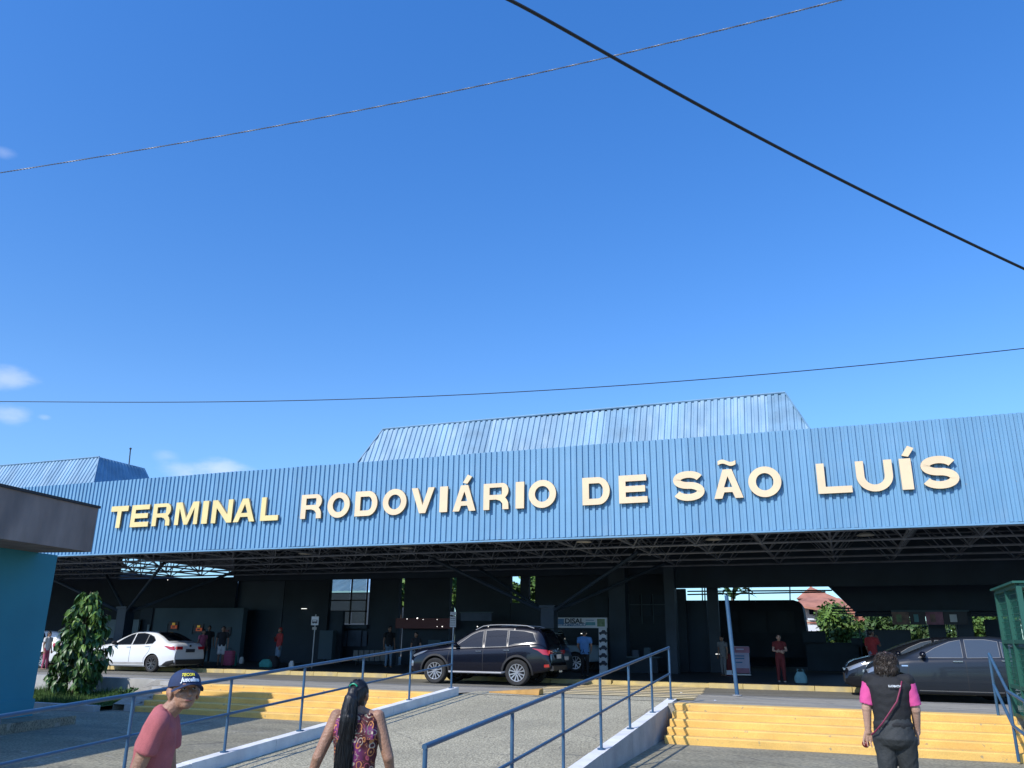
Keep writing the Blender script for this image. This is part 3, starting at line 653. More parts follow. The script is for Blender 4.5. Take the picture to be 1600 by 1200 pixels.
panel('frame',1392,953,1514,956,37.45,'greywall',bl,.2)
# ceiling lamps under the canopy edge
lm1=MB().loft([(0,0,0,.05,.05),(0,0,-.02,.16,.16),(0,0,-.07,.24,.24),(0,0,-.085,.25,.25),(0,0,-.09,.22,.22)],16).build('shade','lamp_disc',me_only=True,smooth=True)
lm2=MB().tube((0,0,0),(0,0,.75),.015,6).build('stem','truss',me_only=True)
desc=['fourth','fifth','third','second','first','sixth']
for i,(x,y) in enumerate(((477,862),(635,853),(912,843),(1115,839),(1352,832),(157,869))):
    p=atZ(x,y,4.12); nm=('under the gap after the first word','under the second word','above the rear of the black vehicle','above the leaning blue pole','rightmost of all','leftmost of all')[i]
    t=thing('ceiling_lamp',(p[0],p[1],4.12),'round pale ceiling lamp under the canopy edge, '+nm,'lamp','round lamps under the canopy')
    inst('shade',lm1,t); inst('stem',lm2,t)
pts_=[(636,967,1.2),(652,966,2.2),(661,968,1),(683,968,1.1),(683,979,1),(691,979,1.6),(746,979,1.6),(763,979,1.2),(760,906,0.0),(386,905,1.7),(262,906,1.2)]
lamp_lbl=['leftmost tiny lamp over the red shop band','brightest tiny lamp over the red shop band','tiny lamp just right of the brightest one','tiny lamp at the upper right of the red shop band','left tiny lamp of the lower pair by the timetable board','right tiny lamp of the lower pair by the timetable board','left tiny lamp above the roof of the black vehicle','right tiny lamp above the roof of the black vehicle','','lone tiny lamp high above the grey ticket wall','tiny lamp high at the left of the canopy gap']
for i,(x,y,s) in enumerate(pts_):
    if s==0: continue
    p=atY(x,y,34.5 if x>600 else 34.9); 
    o=MB().ell((0,0,0),(.016*s,.016*s,.015*s),8).build('spot_lamp','lamp_lit'); o.location=tuple(p)
    tag(o,lamp_lbl[i],'lamp','tiny lit lamps in the dark hall')
for (x,y,wd) in ((475,951,8),(912,990,7),(1121,1022,4)):
    p=atY(x,y,34.9 if x<1000 else 35.5); o=MB().box(-wd*.018,wd*.018,-.02,.02,-.012,.012).build('tube_lamp','tube_lit'); o.location=tuple(p)
    tag(o,'short lit fluorescent tube, '+('left of the glazed bay','inside the white sign arch','beside the shaded person by the banner')[(475,912,1121).index(x)],'lamp','lit tubes in the dark hall')
# ================================================================ sign letters
def arc(cx,cy,rx,ry,a0,a1,n): return [(cx+rx*math.cos(R_(a0+(a1-a0)*i/n)),cy+ry*math.sin(R_(a0+(a1-a0)*i/n))) for i in range(n+1)]
def glyph(ch,w,s):
    if ch=='T': c=w/2; return [[(0,1),(w,1),(w,1-s),(c+s/2,1-s),(c+s/2,0),(c-s/2,0),(c-s/2,1-s),(0,1-s)]]
    if ch=='E': h=s*.9; return [[(0,0),(w,0),(w,h),(s,h),(s,.5-h/2),(w*.93,.5-h/2),(w*.93,.5+h/2),(s,.5+h/2),(s,1-h),(w*.98,1-h),(w*.98,1),(0,1)]]
    if ch=='L': return [[(0,0),(w,0),(w,s*.9),(s,s*.9),(s,1),(0,1)]]
    if ch=='I': return [[(0,0),(w,0),(w,1),(0,1)]]
    if ch=='V': c=w/2; return [[(0,1),(c-s*.55,0),(c+s*.55,0),(w,1),(w-s*1.1,1),(c,.3),(s*1.1,1)]]
    if ch=='N': return [[(0,0),(s,0),(s,.66),(w-s*1.05,0),(w,0),(w,1),(w-s,1),(w-s,.34),(s*1.05,1),(0,1)]]
    if ch=='M': c=w/2; return [[(0,0),(s*.9,0),(s*.9,.74),(c-s*.42,0),(c+s*.42,0),(w-s*.9,.74),(w-s*.9,0),(w,0),(w,1),(w-s*1.35,1),(c,.28),(s*1.35,1),(0,1)]]
    if ch=='A': c=w/2; return [[(0,0),(s*1.1,0),(s*1.1+.075*w/.9,.21),(w-s*1.1-.075*w/.9,.21),(w-s*1.1,0),(w,0),(c+s*.62,1),(c-s*.62,1)],[(c-.145*w,.38),(c+.145*w,.38),(c,.76)]]
    if ch=='O': return [arc(w/2,.5,w/2,.52,0,360,40)[:-1],arc(w/2,.5,w/2-s*1.02,.52-s*.92,360,0,40)[:-1]]
    if ch=='D':
        r=.5; o=[(0,0)]+[(w-r*.86+r*.86*math.cos(R_(a)),.5+.5*math.sin(R_(a))) for a in range(-90,91,9)]+[(0,1)]
        r2=r-s*.9; i=[(s,s*.9)]+[(w-r*.86+(r*.86-s)*math.cos(R_(a)),.5+r2*math.sin(R_(a))) for a in range(-90,91,9)]+[(s,1-s*.9)]
        return [o,i[::-1]]
    if ch=='R':
        q=.27; cx=w-q*1.0; o=[(0,0),(s,0),(s,.38),(w*.50,.38)]+[(w*.66,.33),(w-s*1.02,.22),(w-s*1.0,0),(w*1.0,0),(w*.985,.25),(w*.93,.36),(w*.86,.44)]
        o+=[(cx+q*.96*math.cos(R_(a)),1-q-.02+ (q+.02)*math.sin(R_(a))) for a in range(-48,91,9)]+[(0,1)]
        i=[(s,.56)]+[(cx-.02+(q*.96-s)*math.cos(R_(a))*.95,.70+.14*math.sin(R_(a))) for a in range(-90,91,12)]+[(s,.84)]
        return [o,i[::-1]]
    if ch=='U':
        r=w/2; o=[(0,1),(0,r*.95)]+arc(r,r*.93,r,r*.95,180,360,20)+[(w,1),(w-s,1)]+arc(r,r*.93,r-s,r*.95-s*.92,360,180,20)[0:]+[(s,1)]
        return [o]
    if ch=='S':
        h=s*.95; r1=(.5-h/2)/2-.008+.01; rx=w/2-s*.5; c1=1.02-h/2-r1; r2=(1.04-h-2*r1)/2; c2=-.02+h/2+r2
        cl=arc(w/2,c1,rx*.95,r1,18,270,22)+arc(w/2,c2,rx,r2,90,-162,22)[1:]
        L=[];Rr=[]
        for i_,p in enumerate(cl):
            a=cl[max(0,i_-1)]; b=cl[min(len(cl)-1,i_+1)]; d=np.array((b[0]-a[0],b[1]-a[1])); d/=np.linalg.norm(d); nn=np.array((-d[1],d[0]))
            k=h/2*(1+.08*abs(d[1])); L.append((p[0]+nn[0]*k,p[1]+nn[1]*k)); Rr.append((p[0]-nn[0]*k,p[1]-nn[1]*k))
        return ['STROKE',L,Rr]
def glyph_obj(name,loops,scale,pos,parent,depth=.10,face='letter_cream',xs=1.):
    if loops[0]=='STROKE':
        L,Rr=loops[1],loops[2]; n=len(L); P=np.array(pos); v=[]
        for yy in(-depth/2,depth/2):
            for a,b in zip(L,Rr): v+=[P+np.array((a[0]*scale,yy,a[1]*scale)),P+np.array((b[0]*scale,yy,b[1]*scale))]
        f=[];mi=[]
        for i in range(n-1):
            a=2*i; b=a+2*n; f+=[(a,a+2,a+3,a+1),(b,b+1,b+3,b+2),(a,b,b+2,a+2),(a+1,a+3,b+3,b+1)]; mi+=[0,1,1,1]
        f+=[(0,1,2*n+1,2*n),(2*n-2,4*n-2,4*n-1,2*n-1)]; mi+=[1,1]
        m=MB(); m.add(v,f); m.m=mi; return m.build(name,[face,'letter_side'],parent)
    cu=bpy.data.curves.new(name,'CURVE'); cu.dimensions='2D'; cu.fill_mode='BOTH'; cu.extrude=depth/2; cu.bevel_depth=0
    for lp in loops:
        sp=cu.splines.new('POLY'); sp.points.add(len(lp)-1); sp.use_cyclic_u=True
        for p_,q in zip(sp.points,lp): p_.co=(q[0]*scale,q[1]*scale,0,1)
    o=bpy.data.objects.new(name,cu); COL.objects.link(o); me=evalmesh(o); bpy.data.objects.remove(o)
    co=np.zeros(len(me.vertices)*3); me.vertices.foreach_get('co',co); co=co.reshape(-1,3)
    co=np.c_[co[:,0],-co[:,2],co[:,1]]+np.array(pos)-rootloc(parent)
    me.vertices.foreach_set('co',co.ravel()); me.materials.clear(); me.materials.append(MATS[face]); me.materials.append(MATS['letter_side']); me.update()
    for p_ in me.polygons:
        if p_.normal.y>-.9: p_.material_index=1
    o=bpy.data.objects.new(name,me); COL.objects.link(o); o.parent=parent; return o
SG=thing('terminal_sign',(-10,22.3,4.7),'large raised cream capital letters on the blue corrugated front','sign')
spec=[('T',171.3,198),('E',199,231.5),('R',233,265),('M',268.5,308),('I',310.7,323.5),('N',326,361.5),('A',362.5,395.5),('L',403,434),
('R',466,501),('O',509,543.5),('D',551,588),('O',595.5,632.5),('V',640,676),('I',684,697.5),('Á',705,741.5),('R',753,793),('I',803.5,817),('O',824,867),
('D',908,951.5),('E',965,1010.5),('S',1050,1099.5),('Ã',1112.5,1161),('O',1168.5,1220.5),('L',1274,1332.5),('U',1338,1396),('Í',1404.5,1429),('S',1439,1498.5)]
for ch,xl,xr in spec:
    xm=(xl+xr)/2; ym=808-.0553*(xm-185); hpx=np.interp(xm,[185,966,1300,1470],[35,44,50.5,53]); sl_=abs(xm-848)/5000*hpx*.5
    if ch=='T': xl-=2.6; xr-=2.6
    elif ch in 'OSU': pass
    elif ch in'VA': xl+=sl_*.0
    else: xl+=sl_; xr-=sl_
    A_=atY(xl,ym,22.3)[0]; B_=atY(xr,ym,22.3)[0]; H_=.785; base={'A':'A','Á':'A','Ã':'A','Í':'I'}.get(ch,ch)
    w_=(B_-A_)/H_; st=.245 if base not in'I' else w_
    o=glyph_obj('letter',glyph(base,w_,st if base!='I' else w_),H_,(A_,22.44,4.70),SG,.08,'letter_yellow' if xm<440 else 'letter_cream')
    c_=(A_+B_)/2
    if ch in 'ÁÍ':
        k=.0; glyph_obj('accent',[[(0,.0),(.19,-.05),(.38,.22),(.20,.31)]],H_,(c_-.06,22.44,4.70+H_*1.10),SG,.08)
    if ch=='Ã':
        cl=[(-.30+.6*i_/14, .045*math.sin(-2*math.pi*(i_/14)*1.0+math.pi)) for i_ in range(15)]
        cl=[(x_,-.05*math.sin(2*math.pi*((x_+.3)/.6))*-1) for x_,_ in cl]
        up_=[(x_,y_+.07) for x_,y_ in cl]; dn=[(x_,y_-.07) for x_,y_ in cl]
        glyph_obj('tilde',[dn+up_[::-1]],H_,(c_,22.44,4.70+H_*1.23),SG,.08)
# ================================================================ teal kiosk building at the left
KA=math.atan2(-15.70+16.70,0)  # placeholder
kz0=-.62
a_=R_(8.0)    # the kiosk is turned a little from the terminal axis
SK=.88; kc=CAMP+(atZ(47,1116,-.65)-CAMP)*SK; kz=kc[2]; kdir=np.array((math.sin(-R_(8.0)),-math.cos(R_(8.0)),0.)); kdir=nrm(atZ(0,755,3.85)-atZ(158,791,3.85)); kdir=nrm((kdir[0],kdir[1],0)); kn=np.array((kdir[1],-kdir[0],0.))
if kn[0]<0: kn=-kn
K=thing('teal_kiosk',(kc[0],kc[1],-.7),'teal rendered kiosk with dark weathered grey parapet at the left edge','kiosk')
def kbox(name,u0,u1,n0,n1,z0,z1,mat,seg=1):
    """u along the visible wall towards the viewer, n outwards from it"""
    c=[kc+kdir*u+kn*n for u,n in((u0,n0),(u1,n0),(u1,n1),(u0,n1))]; m=MB()
    vs=[(p[0],p[1],z0) for p in c]+[(p[0],p[1],z1) for p in c]
    return m.add(vs,[(0,3,2,1),(4,5,6,7),(0,1,5,4),(1,2,6,5),(2,3,7,6),(3,0,4,7)]).build(name,mat,K)
pc_=CAMP+(atZ(158,791,3.85)-CAMP)*.863; pb_=CAMP+(atZ(140,866,2.8)-CAMP)*.863
pn_=float(np.dot(pc_-kc,kn)); pu_=float(np.dot(pc_-kc,kdir)); zpt=pc_[2]; zpb=1.02+(866-1003)/-1280*.863*(-(RW.T@(atZ(140,866,2.77)-CAMP))[2]); zpb=zpt-1.0*.90
print('kiosk',kc,pn_,pu_,zpt,zpb)
kbox('wall',0,7.5,0,-4.5,kz-.02,zpb,'teal')
kbox('parapet',pu_+.03,8.2,pn_-.03,-5,zpb+.002,zpt-.05,'parapet')
kbox('roof_edge',pu_,8.25,pn_,-5.05,zpt-.048,zpt,'dark_trim')
kbox('plinth',-.03,7.5,.03,-4.5,kz-.03,kz+.28,'teal')
kbox('base_slab',-.35,7.9,.75,-5,-1.1,kz-.03,'plaza')
# ================================================================ green mesh kiosk at the right
g0=np.array((2.42,15.82,-.04))
G=thing('green_cage',(3.2,14.8,-.04),'green painted steel mesh cage standing at the right edge of the stairs','cage')
def gtube(a,b,r=.035): MB().box(min(a[0],b[0])-r,max(a[0],b[0])+r,min(a[1],b[1])-r,max(a[1],b[1])+r,min(a[2],b[2])-(r if abs(a[2]-b[2])<.1 else 0),max(a[2],b[2])+(r if abs(a[2]-b[2])<.1 else 0)).build('frame_bar','green_frame',G)
GX0,GX1,GY0,GY1,GZ=2.36,4.6,13.9,15.8,1.85
for X in(GX0,GX1):
    for Y in(GY0,(GY0+GY1)/2,GY1): gtube((X,Y,-.04),(X,Y,GZ))
for Z in(.0,.42,1.08,GZ):
    for X in(GX0,GX1): gtube((X,GY0+.036,Z),(X,GY1-.036,Z),.028)
    for Y in(GY0,GY1): gtube((GX0+.036,Y,Z),(GX1-.036,Y,Z),.028)
m=MB()
for Y in np.arange(GY0,GY1,.095):
    for X in(GX0+.01,GX1-.01): m.tube((X,Y,0),(X,Y,GZ),.0045,4)
for Z in np.arange(.05,GZ,.095):
    for X in(GX0+.01,GX1-.01): m.tube((X,GY0,Z),(X,GY1,Z),.0045,4)
for X in np.arange(GX0,GX1,.095):
    for Y in(GY0+.01,GY1-.01): m.tube((X,Y,0),(X,Y,GZ),.0045,4)
for Z in np.arange(.05,GZ,.095):
    for Y in(GY0+.01,GY1-.01): m.tube((GX0,Y,Z),(GX1,Y,Z),.0045,4)
o=m.build('wire_mesh','green_frame',G); o['kind']='stuff'
MB().box(GX0-.08,GX1+.08,GY0-.08,GY1+.08,GZ+.03,GZ+.06).build('roof_sheet','green_frame',G)
MB().box(GX0+.06,GX0+.09,GY0+.06,GY1-.06,.45,1.0).build('inner_panel','green_mesh',G)
BT=thing('water_bottle_pack',(2.9,15.2,0),'pack of clear plastic bottles inside the green cage','bottles')
for i in range(6):
    MB().loft([(2.62+.13*(i%3),15.3-.16*(i//3),.0+z,r,r) for z,r in((.0,.045),(.2,.05),(.28,.03),(.33,.014),(.36,.014))],10).build('bottle','white_plastic',BT,smooth=True)
# ================================================================ overhead cables
def cable(pxs,deps,r,mat,label,twist=False,name='overhead_cable'):
    P=[atD(x,y,d) for (x,y),d in zip(pxs,deps)]; n=60; t_=np.linspace(0,1,len(P)); tt=np.linspace(-.0,1,n); P=np.array(P)
    co_=[np.polyfit(t_,P[:,k],min(3,len(P)-1)) for k in range(3)]
    pts=np.stack([np.polyval(c,np.linspace(-.12,1.12,n)) for c in co_],1)
    d0=nrm(pts[0]-pts[1]); d1=nrm(pts[-1]-pts[-2])
    pts=np.vstack([[pts[0]+d0*s_ for s_ in (12,8,3)],pts,[pts[-1]+d1*s_ for s_ in (3,8,12)]]); n=len(pts)
    t=thing(name,pts[0],label,'cable','overhead cables across the sky')
    if twist:
        for ph in(0,math.pi):
            q=[]; N=1600
            idx=np.linspace(0,n-1,N)
            pp=np.stack([np.interp(idx,np.arange(n),pts[:,k]) for k in range(3)],1)
            d_=nrm(pts[-1]-pts[0]); u_=nrm(np.cross(d_,(0,0,1))); v_=np.cross(d_,u_)
            for i_ in range(N): a=ph+i_*.75; q.append(pp[i_]+(u_*math.cos(a)+v_*math.sin(a))*r*.8)
            MB().poly(q,r*.75,4).build('strand',mat,t)
    else: MB().poly(list(pts),r,6).build('strand',mat,t,smooth=True)
cable([(790,-3),(955,88),(1230,238),(1600,420)],[9.6,10.2,11.6,13.4],.022,'wire_black','thick black cable crossing the upper right sky')
cable([(0,270),(330,215),(640,157),(955,88),(1325,-3)],[20,18.5,17,15.6,14],.011,'wire_grey','thin twisted grey cable rising to the upper right',True)
cable([(0,627),(200,630),(600,621),(950,603),(1600,545)],[22,21,19.5,18.5,17],.010,'wire_black','thin dark cable hanging just above the roofs')
# ================================================================ cars
def interp(pl,x):
    xs=[p[0] for p in pl]; ys_=[p[1] for p in pl]
    if xs[0]>xs[-1]: xs=xs[::-1]; ys_=ys_[::-1]
    return float(np.interp(x,xs,ys_))
def smooth_pl(pl,n=140):
    pl=sorted(pl); xs=np.array([p[0] for p in pl]); ys_=np.array([p[1] for p in pl]); xx=np.linspace(xs[0],xs[-1],n); yy=np.interp(xx,xs,ys_)
    for _ in range(3):
        y2=yy.copy(); y2[1:-1]=(yy[:-2]+2*yy[1:-1]+yy[2:])/4; yy=y2
    return list(zip(xx,yy))
class Car:
    def __init__(s,sp):
        s.p=sp; s.top=smooth_pl(sp['top']); s.belt=smooth_pl(sp['belt']); s.bot=smooth_pl(sp['bottom']); s.L=sp['L']; s.W=sp['W']; s.tum=sp.get('tum',.36)
    def hw(s,x):
        h=s.L/2; e=s.p.get('round',.75); r=s.W/2
        a=max(0,(abs(x)-(h-e))/e); k=s.p.get('endk',.20) if x>0 else s.p.get('rendk',.13)
        return r*(1-k*a**2.2)-.012*(1-min(1,abs(x)/h))*0
    def sec(s,x):
        zb,zt,bl=interp(s.bot,x),interp(s.top,x),interp(s.belt,x); w_=s.hw(x)
        t=min(1,max(0,(zt-bl-.03)/.16)); t=t*t*(3-2*t); bl=min(bl,zt-.055)
        low=[(w_*.90,zb),(w_*.965,zb+.05),(w_*.99,zb+.16),(w_,zb+(bl-zb)*.45),(w_*.992,zb+(bl-zb)*.68),(w_*.975,bl-.09),(w_*.955,bl-.02),(w_*.935,bl)]
        wb=w_*.935; rh=max(.2,wb-(zt-bl)*s.tum)
        cab=[(wb-.012,bl+.02)]+[(wb+(rh-wb)*k,bl+(zt-.07-bl)*k) for k in(.35,.7,1.)]+[(rh-.035,zt-.035),(rh-.09,zt-.014),(rh*.55,zt-.003),(0,zt)]
        hd=[(wb*.985,bl+(zt-bl)*.3),(wb*.97,bl+(zt-bl)*.5),(wb*.94,bl+(zt-bl)*.66),(wb*.90,bl+(zt-bl)*.78),(wb*.84,bl+(zt-bl)*.88),(wb*.75,zt-.006),(wb*.45,zt-.002),(0,zt)]
        return low+[(a[0]*t+b[0]*(1-t),a[1]*t+b[1]*(1-t)) for a,b in zip(cab,hd)]
    def side_y(s,x,z):
        q=s.sec(x); zs=[a[1] for a in q[:14]]; ysx=[a[0] for a in q[:14]]; return float(np.interp(z,zs,ysx))
    def top_z(s,x,y):
        q=s.sec(x)[8:][::-1]; return float(np.interp(abs(y),[a[0] for a in q],[a[1] for a in q]))
    def side_patch(s,sgn,xs,lo,hi,off=.006,rows=5,inward=0):
        v=[];f=[]; n=len(xs)
        for x,a,b in zip(xs,lo,hi):
            for k in range(rows+1):
                z=a+(b-a)*k/rows; v.append((x,sgn*(s.side_y(x,z)+off),z))
        for i in range(n-1):
            for k in range(rows):
                a=i*(rows+1)+k; q=(a,a+rows+1,a+rows+2,a+1); f.append(q if sgn<0 else q[::-1])
        return v,f
    def winpoly(s,poly,n=14):
        """poly: closed outline (x,z); returns xs, lo, hi"""
        X=[p[0] for p in poly]; x0,x1=min(X),max(X); xs=np.linspace(x0+.002,x1-.002,n); lo=[];hi=[]
        for x in xs:
            zs=[]
            for i in range(len(poly)):
                a=poly[i]; b=poly[(i+1)%len(poly)]
                if (a[0]-x)*(b[0]-x)<=0 and a[0]!=b[0]: zs.append(a[1]+(b[1]-a[1])*(x-a[0])/(b[0]-a[0]))
            lo.append(min(zs)); hi.append(max(zs))
        return xs,lo,hi
    def line_patch(s,sgn,pts,w_=.007,off=.004):
        v=[];f=[]; P=[]
        for a,b in zip(pts[:-1],pts[1:]):
            n=max(2,int(math.hypot(a[0]-b[0],a[1]-b[1])/.08))
            for k in range(n): P.append((a[0]+(b[0]-a[0])*k/n,a[1]+(b[1]-a[1])*k/n))
        P.append(pts[-1])
        for i,p in enumerate(P):
            a=P[max(0,i-1)]; b=P[min(len(P)-1,i+1)]; d=np.array((b[0]-a[0],b[1]-a[1])); d/=max(1e-6,np.linalg.norm(d)); nn=(-d[1]*w_/2,d[0]*w_/2)
            for q in(1,-1):
                x=p[0]+q*nn[0]; z=p[1]+q*nn[1]; v.append((x,sgn*(s.side_y(x,z)+off),z))
        for i in range(len(P)-1):
            q=(2*i,2*i+1,2*i+3,2*i+2); f.append(q if sgn>0 else q[::-1])
        return v,f
    def make(s,name,label,cat,loc,rz,paint,group=None):
        sp=s.p; T=thing(name,loc,label,cat,group,rz); L,W=s.L,s.W; N=72
        xs=np.concatenate([np.linspace(-L/2,-L/2+.5,12)[:-1],np.linspace(-L/2+.5,L/2-.5,N-24),np.linspace(L/2-.5,L/2,13)[1:]])
        rings=[]
        for x in xs:
            q=s.sec(x); rg=[(x,y,z) for y,z in q]+[(x,-y,z) for y,z in q[::-1][1:]]; rings.append(rg)
        m=MB(); m.rings(rings[::-1],0,True,True); 
        o=m.build('body',paint,T,world=False,smooth=False)
        o.data.materials.append(MATS['dark_trim'])
        wr=sp['wr']
        for ax in (sp['fa'],sp['ra']):
            for sg in(-1,1):
                c=MB().tube((ax,sg*(W/2-.33),wr),(ax,sg*(W/2+.15),wr),wr+sp.get('arch',.055),28,mi=1); co_=c.build('cut',['dark_trim','dark_trim'],None,world=False)
                co_.parent=T; md=o.modifiers.new('b','BOOLEAN'); md.operation='DIFFERENCE'; md.solver='EXACT'; md.object=co_
        bpy.context.view_layer.update()
        me=evalmesh(o); cuts=[md.object for md in o.modifiers]; o.modifiers.clear(); o.data=me
        for c in cuts: bpy.data.objects.remove(c)
        me.polygons.foreach_set('use_smooth',[True]*len(me.polygons)); me.set_sharp_from_angle(angle=R_(28))
        def part(nm,vf,mt,par=T,sm=True):
            return MB().add(*vf).build(nm,mt,par,world=False,smooth=sm)
        g=sp.get('glass','car_glass')
        for sg in(-1,1):
            for k,poly in enumerate(sp['windows']):
                part('side_window',s.side_patch(sg,*s.winpoly(poly),off=.007),g)
                part('window_trim',s.line_patch(sg,list(poly)+[poly[0]],sp.get('trimw',.014),.010),sp.get('wtrim','dark_trim'))
            for ln in sp.get('seams',[]): part('door_seam',s.line_patch(sg,ln,.011,.004),'dark_trim')
            for (x,z) in sp.get('handles',[]):
                y=s.side_y(x,z); MB().box(x-.10,x+.10,sg*(y+.005),sg*(y+.035),z-.014,z+.014).build('door_handle',sp.get('handle_mat','chrome'),T,world=False)
            for nm,mt,poly,off in sp.get('side_lights',[]): part(nm,s.side_patch(sg,*s.winpoly(poly,10),off=off,rows=3),mt)
            if 'mirror' in sp:
                x,z=sp['mirror']; y=s.side_y(x,z); mm=MB().ell((x-.02,sg*(y+.12),z+.04),(.075,.12,.075),12); mm.tube((x,sg*(y-.02),z-.02),(x,sg*(y+.08),z+.01),.03,6); mm.build('wing_mirror',sp.get('mirror_mat',paint),T,world=False,smooth=True)
            if 'steps' in sp:
                a,b,z=sp['steps']; MB().poly([(a,sg*(W/2-.12),z+.03),(a-.08,sg*(W/2+.03),z),(b+.08,sg*(W/2+.03),z),(b,sg*(W/2-.12),z+.03)],.032,8).build('side_step','side_metal',T,world=False,smooth=True)
            if 'rails' in sp:
                a,b=sp['rails']; q=[(x,sg*(s.side_y(x,interp(s.top,x)-.07)-.07),interp(s.top,x)+(.035 if a>x>b else -.01)) for x in np.linspace(a+.05,b-.05,9)]
                MB().poly(q,.014,6).build('roof_rail','side_metal',T,world=False,smooth=True)
            if 'fender' in sp:
                for ax in(sp['fa'],sp['ra']):
                    R0=wr+sp.get('arch',.055); q=[]
                    v=[];f=[]
                    for a in np.linspace(-8,188,22):
                        for rr,of in((R0-.002,.0),(R0+.0,.022),(R0+.055,.022),(R0+.06,.0)):
                            x=ax+rr*math.cos(R_(a)); z=wr+rr*math.sin(R_(a)); v.append((x,sg*(s.side_y(x,max(z,interp(s.bot,x)))+of),z))
                    for i in range(21):
                        for k in range(3): f.append((i*4+k,i*4+k+1,i*4+k+5,i*4+k+4))
                    part('wheel_arch_trim',(v,f),sp['fender'])
        # windscreen and rear window over the top surface
        for nm,(xa,xb,ya,yb) in (('windscreen',sp['ws']),('rear_window',sp['rw'])):
            v=[];f=[];nx,ny=10,10
            for i in range(nx+1):
                x=xa+(xb-xa)*i/nx; yw=ya+(yb-ya)*i/nx
                for j in range(ny+1):
                    y=yw*(2*j/ny-1); z=s.top_z(x,y)+.008; v.append((x+(.006 if nm=='windscreen' else -.006),y,z))
            for i in range(nx):
                for j in range(ny):
                    a=i*(ny+1)+j; f.append((a,a+1,a+ny+2,a+ny+1))
            part(nm,(v,f),g)
        for nm,mt,bx in sp.get('boxes',[]): 
            mm=MB().box(*bx); mm.build(nm,mt,T,world=False)
        for nm,mt,mbf in sp.get('extra',[]): mbf(MB()).build(nm,mt,T,world=False,smooth=True)
        # wheels
        rr=wr*sp.get('rim',.68); tw=sp.get('tw',.22)
        tm=MB(); prof=[(-tw/2+.02,rr),(-tw/2,rr+.03),(-tw/2,wr-.035),(-tw/2+.03,wr-.004),(tw/2-.03,wr-.004),(tw/2,wr-.035),(tw/2,rr+.03),(tw/2-.02,rr)]
        n=32; v=[];f=[]
        for k in range(n):
            a=2*math.pi*k/n
            for (y,r) in prof: v.append((r*math.cos(a),y,r*math.sin(a)))
        np_=len(prof)
        for k in range(n):
            for j in range(np_-1): a=k*np_+j; b=((k+1)%n)*np_+j; f.append((a,b,b+1,a+1))
        tyre=tm.add(v,f).build('tyre','rubber',me_only=True,smooth=True)
        rm=MB(); ns=sp.get('spokes',6)
        rm.rings([[(rr*q*math.cos(2*math.pi*k/n),y,rr*q*math.sin(2*math.pi*k/n)) for k in range(n)] for q,y in((1.0,-tw/2+.01),(1.01,-tw/2+.002),(.93,-tw/2+.004),(.90,-tw/2+.04),(.90,tw/2-.02))],0,False)
        for k in range(ns):
            for da in (-.17,.17):
                a0=2*math.pi*k/ns+da*.55; a1=2*math.pi*k/ns+da*1.5
                p=np.array((math.cos(a0)*rr*.14,-tw/2+.03,math.sin(a0)*rr*.14)); q=np.array((math.cos(a1)*rr*.93,-tw/2+.018,math.sin(a1)*rr*.93)); d=nrm(q-p); sd=np.cross(d,(0,1,0))*rr*.062
                u_=np.array((0,.012,0)); vs=[p-sd-u_,p+sd-u_,q+sd*1.25-u_,q-sd*1.25-u_,p-sd+u_*2,p+sd+u_*2,q+sd*1.25+u_*2,q-sd*1.25+u_*2]
                rm.add(vs,[(0,1,2,3),(0,4,5,1),(1,5,6,2),(2,6,7,3),(3,7,4,0)])
        rm.tube((0,-tw/2+.0,0),(0,-tw/2+.05,0),rr*.2,16)
        rim=rm.build('rim',sp.get('rim_mat','alloy'),me_only=True,smooth=True,sharp=30)
        dm=MB().tube((0,-.0,0),(0,.02,0),rr*.91,24); dm.tube((0,-.03,0),(0,-.001,0),rr*.55,20); disc=dm.build('brake_disc','dark_trim',me_only=True)
        for ax in(sp['fa'],sp['ra']):
            for sg in(-1,1):
                h=bpy.data.objects.new('wheel',None); COL.objects.link(h); h.parent=T; h.location=(ax,sg*(W/2-tw/2-.01),wr); h.empty_display_size=.1
                if sg>0: h.rotation_euler=(0,0,math.pi)
                h.rotation_euler[1]=random.uniform(0,1) if True else 0
                for nm,mm in(('tyre',tyre),('rim',rim),('brake_disc',disc)): inst(nm,mm,h)
        return T
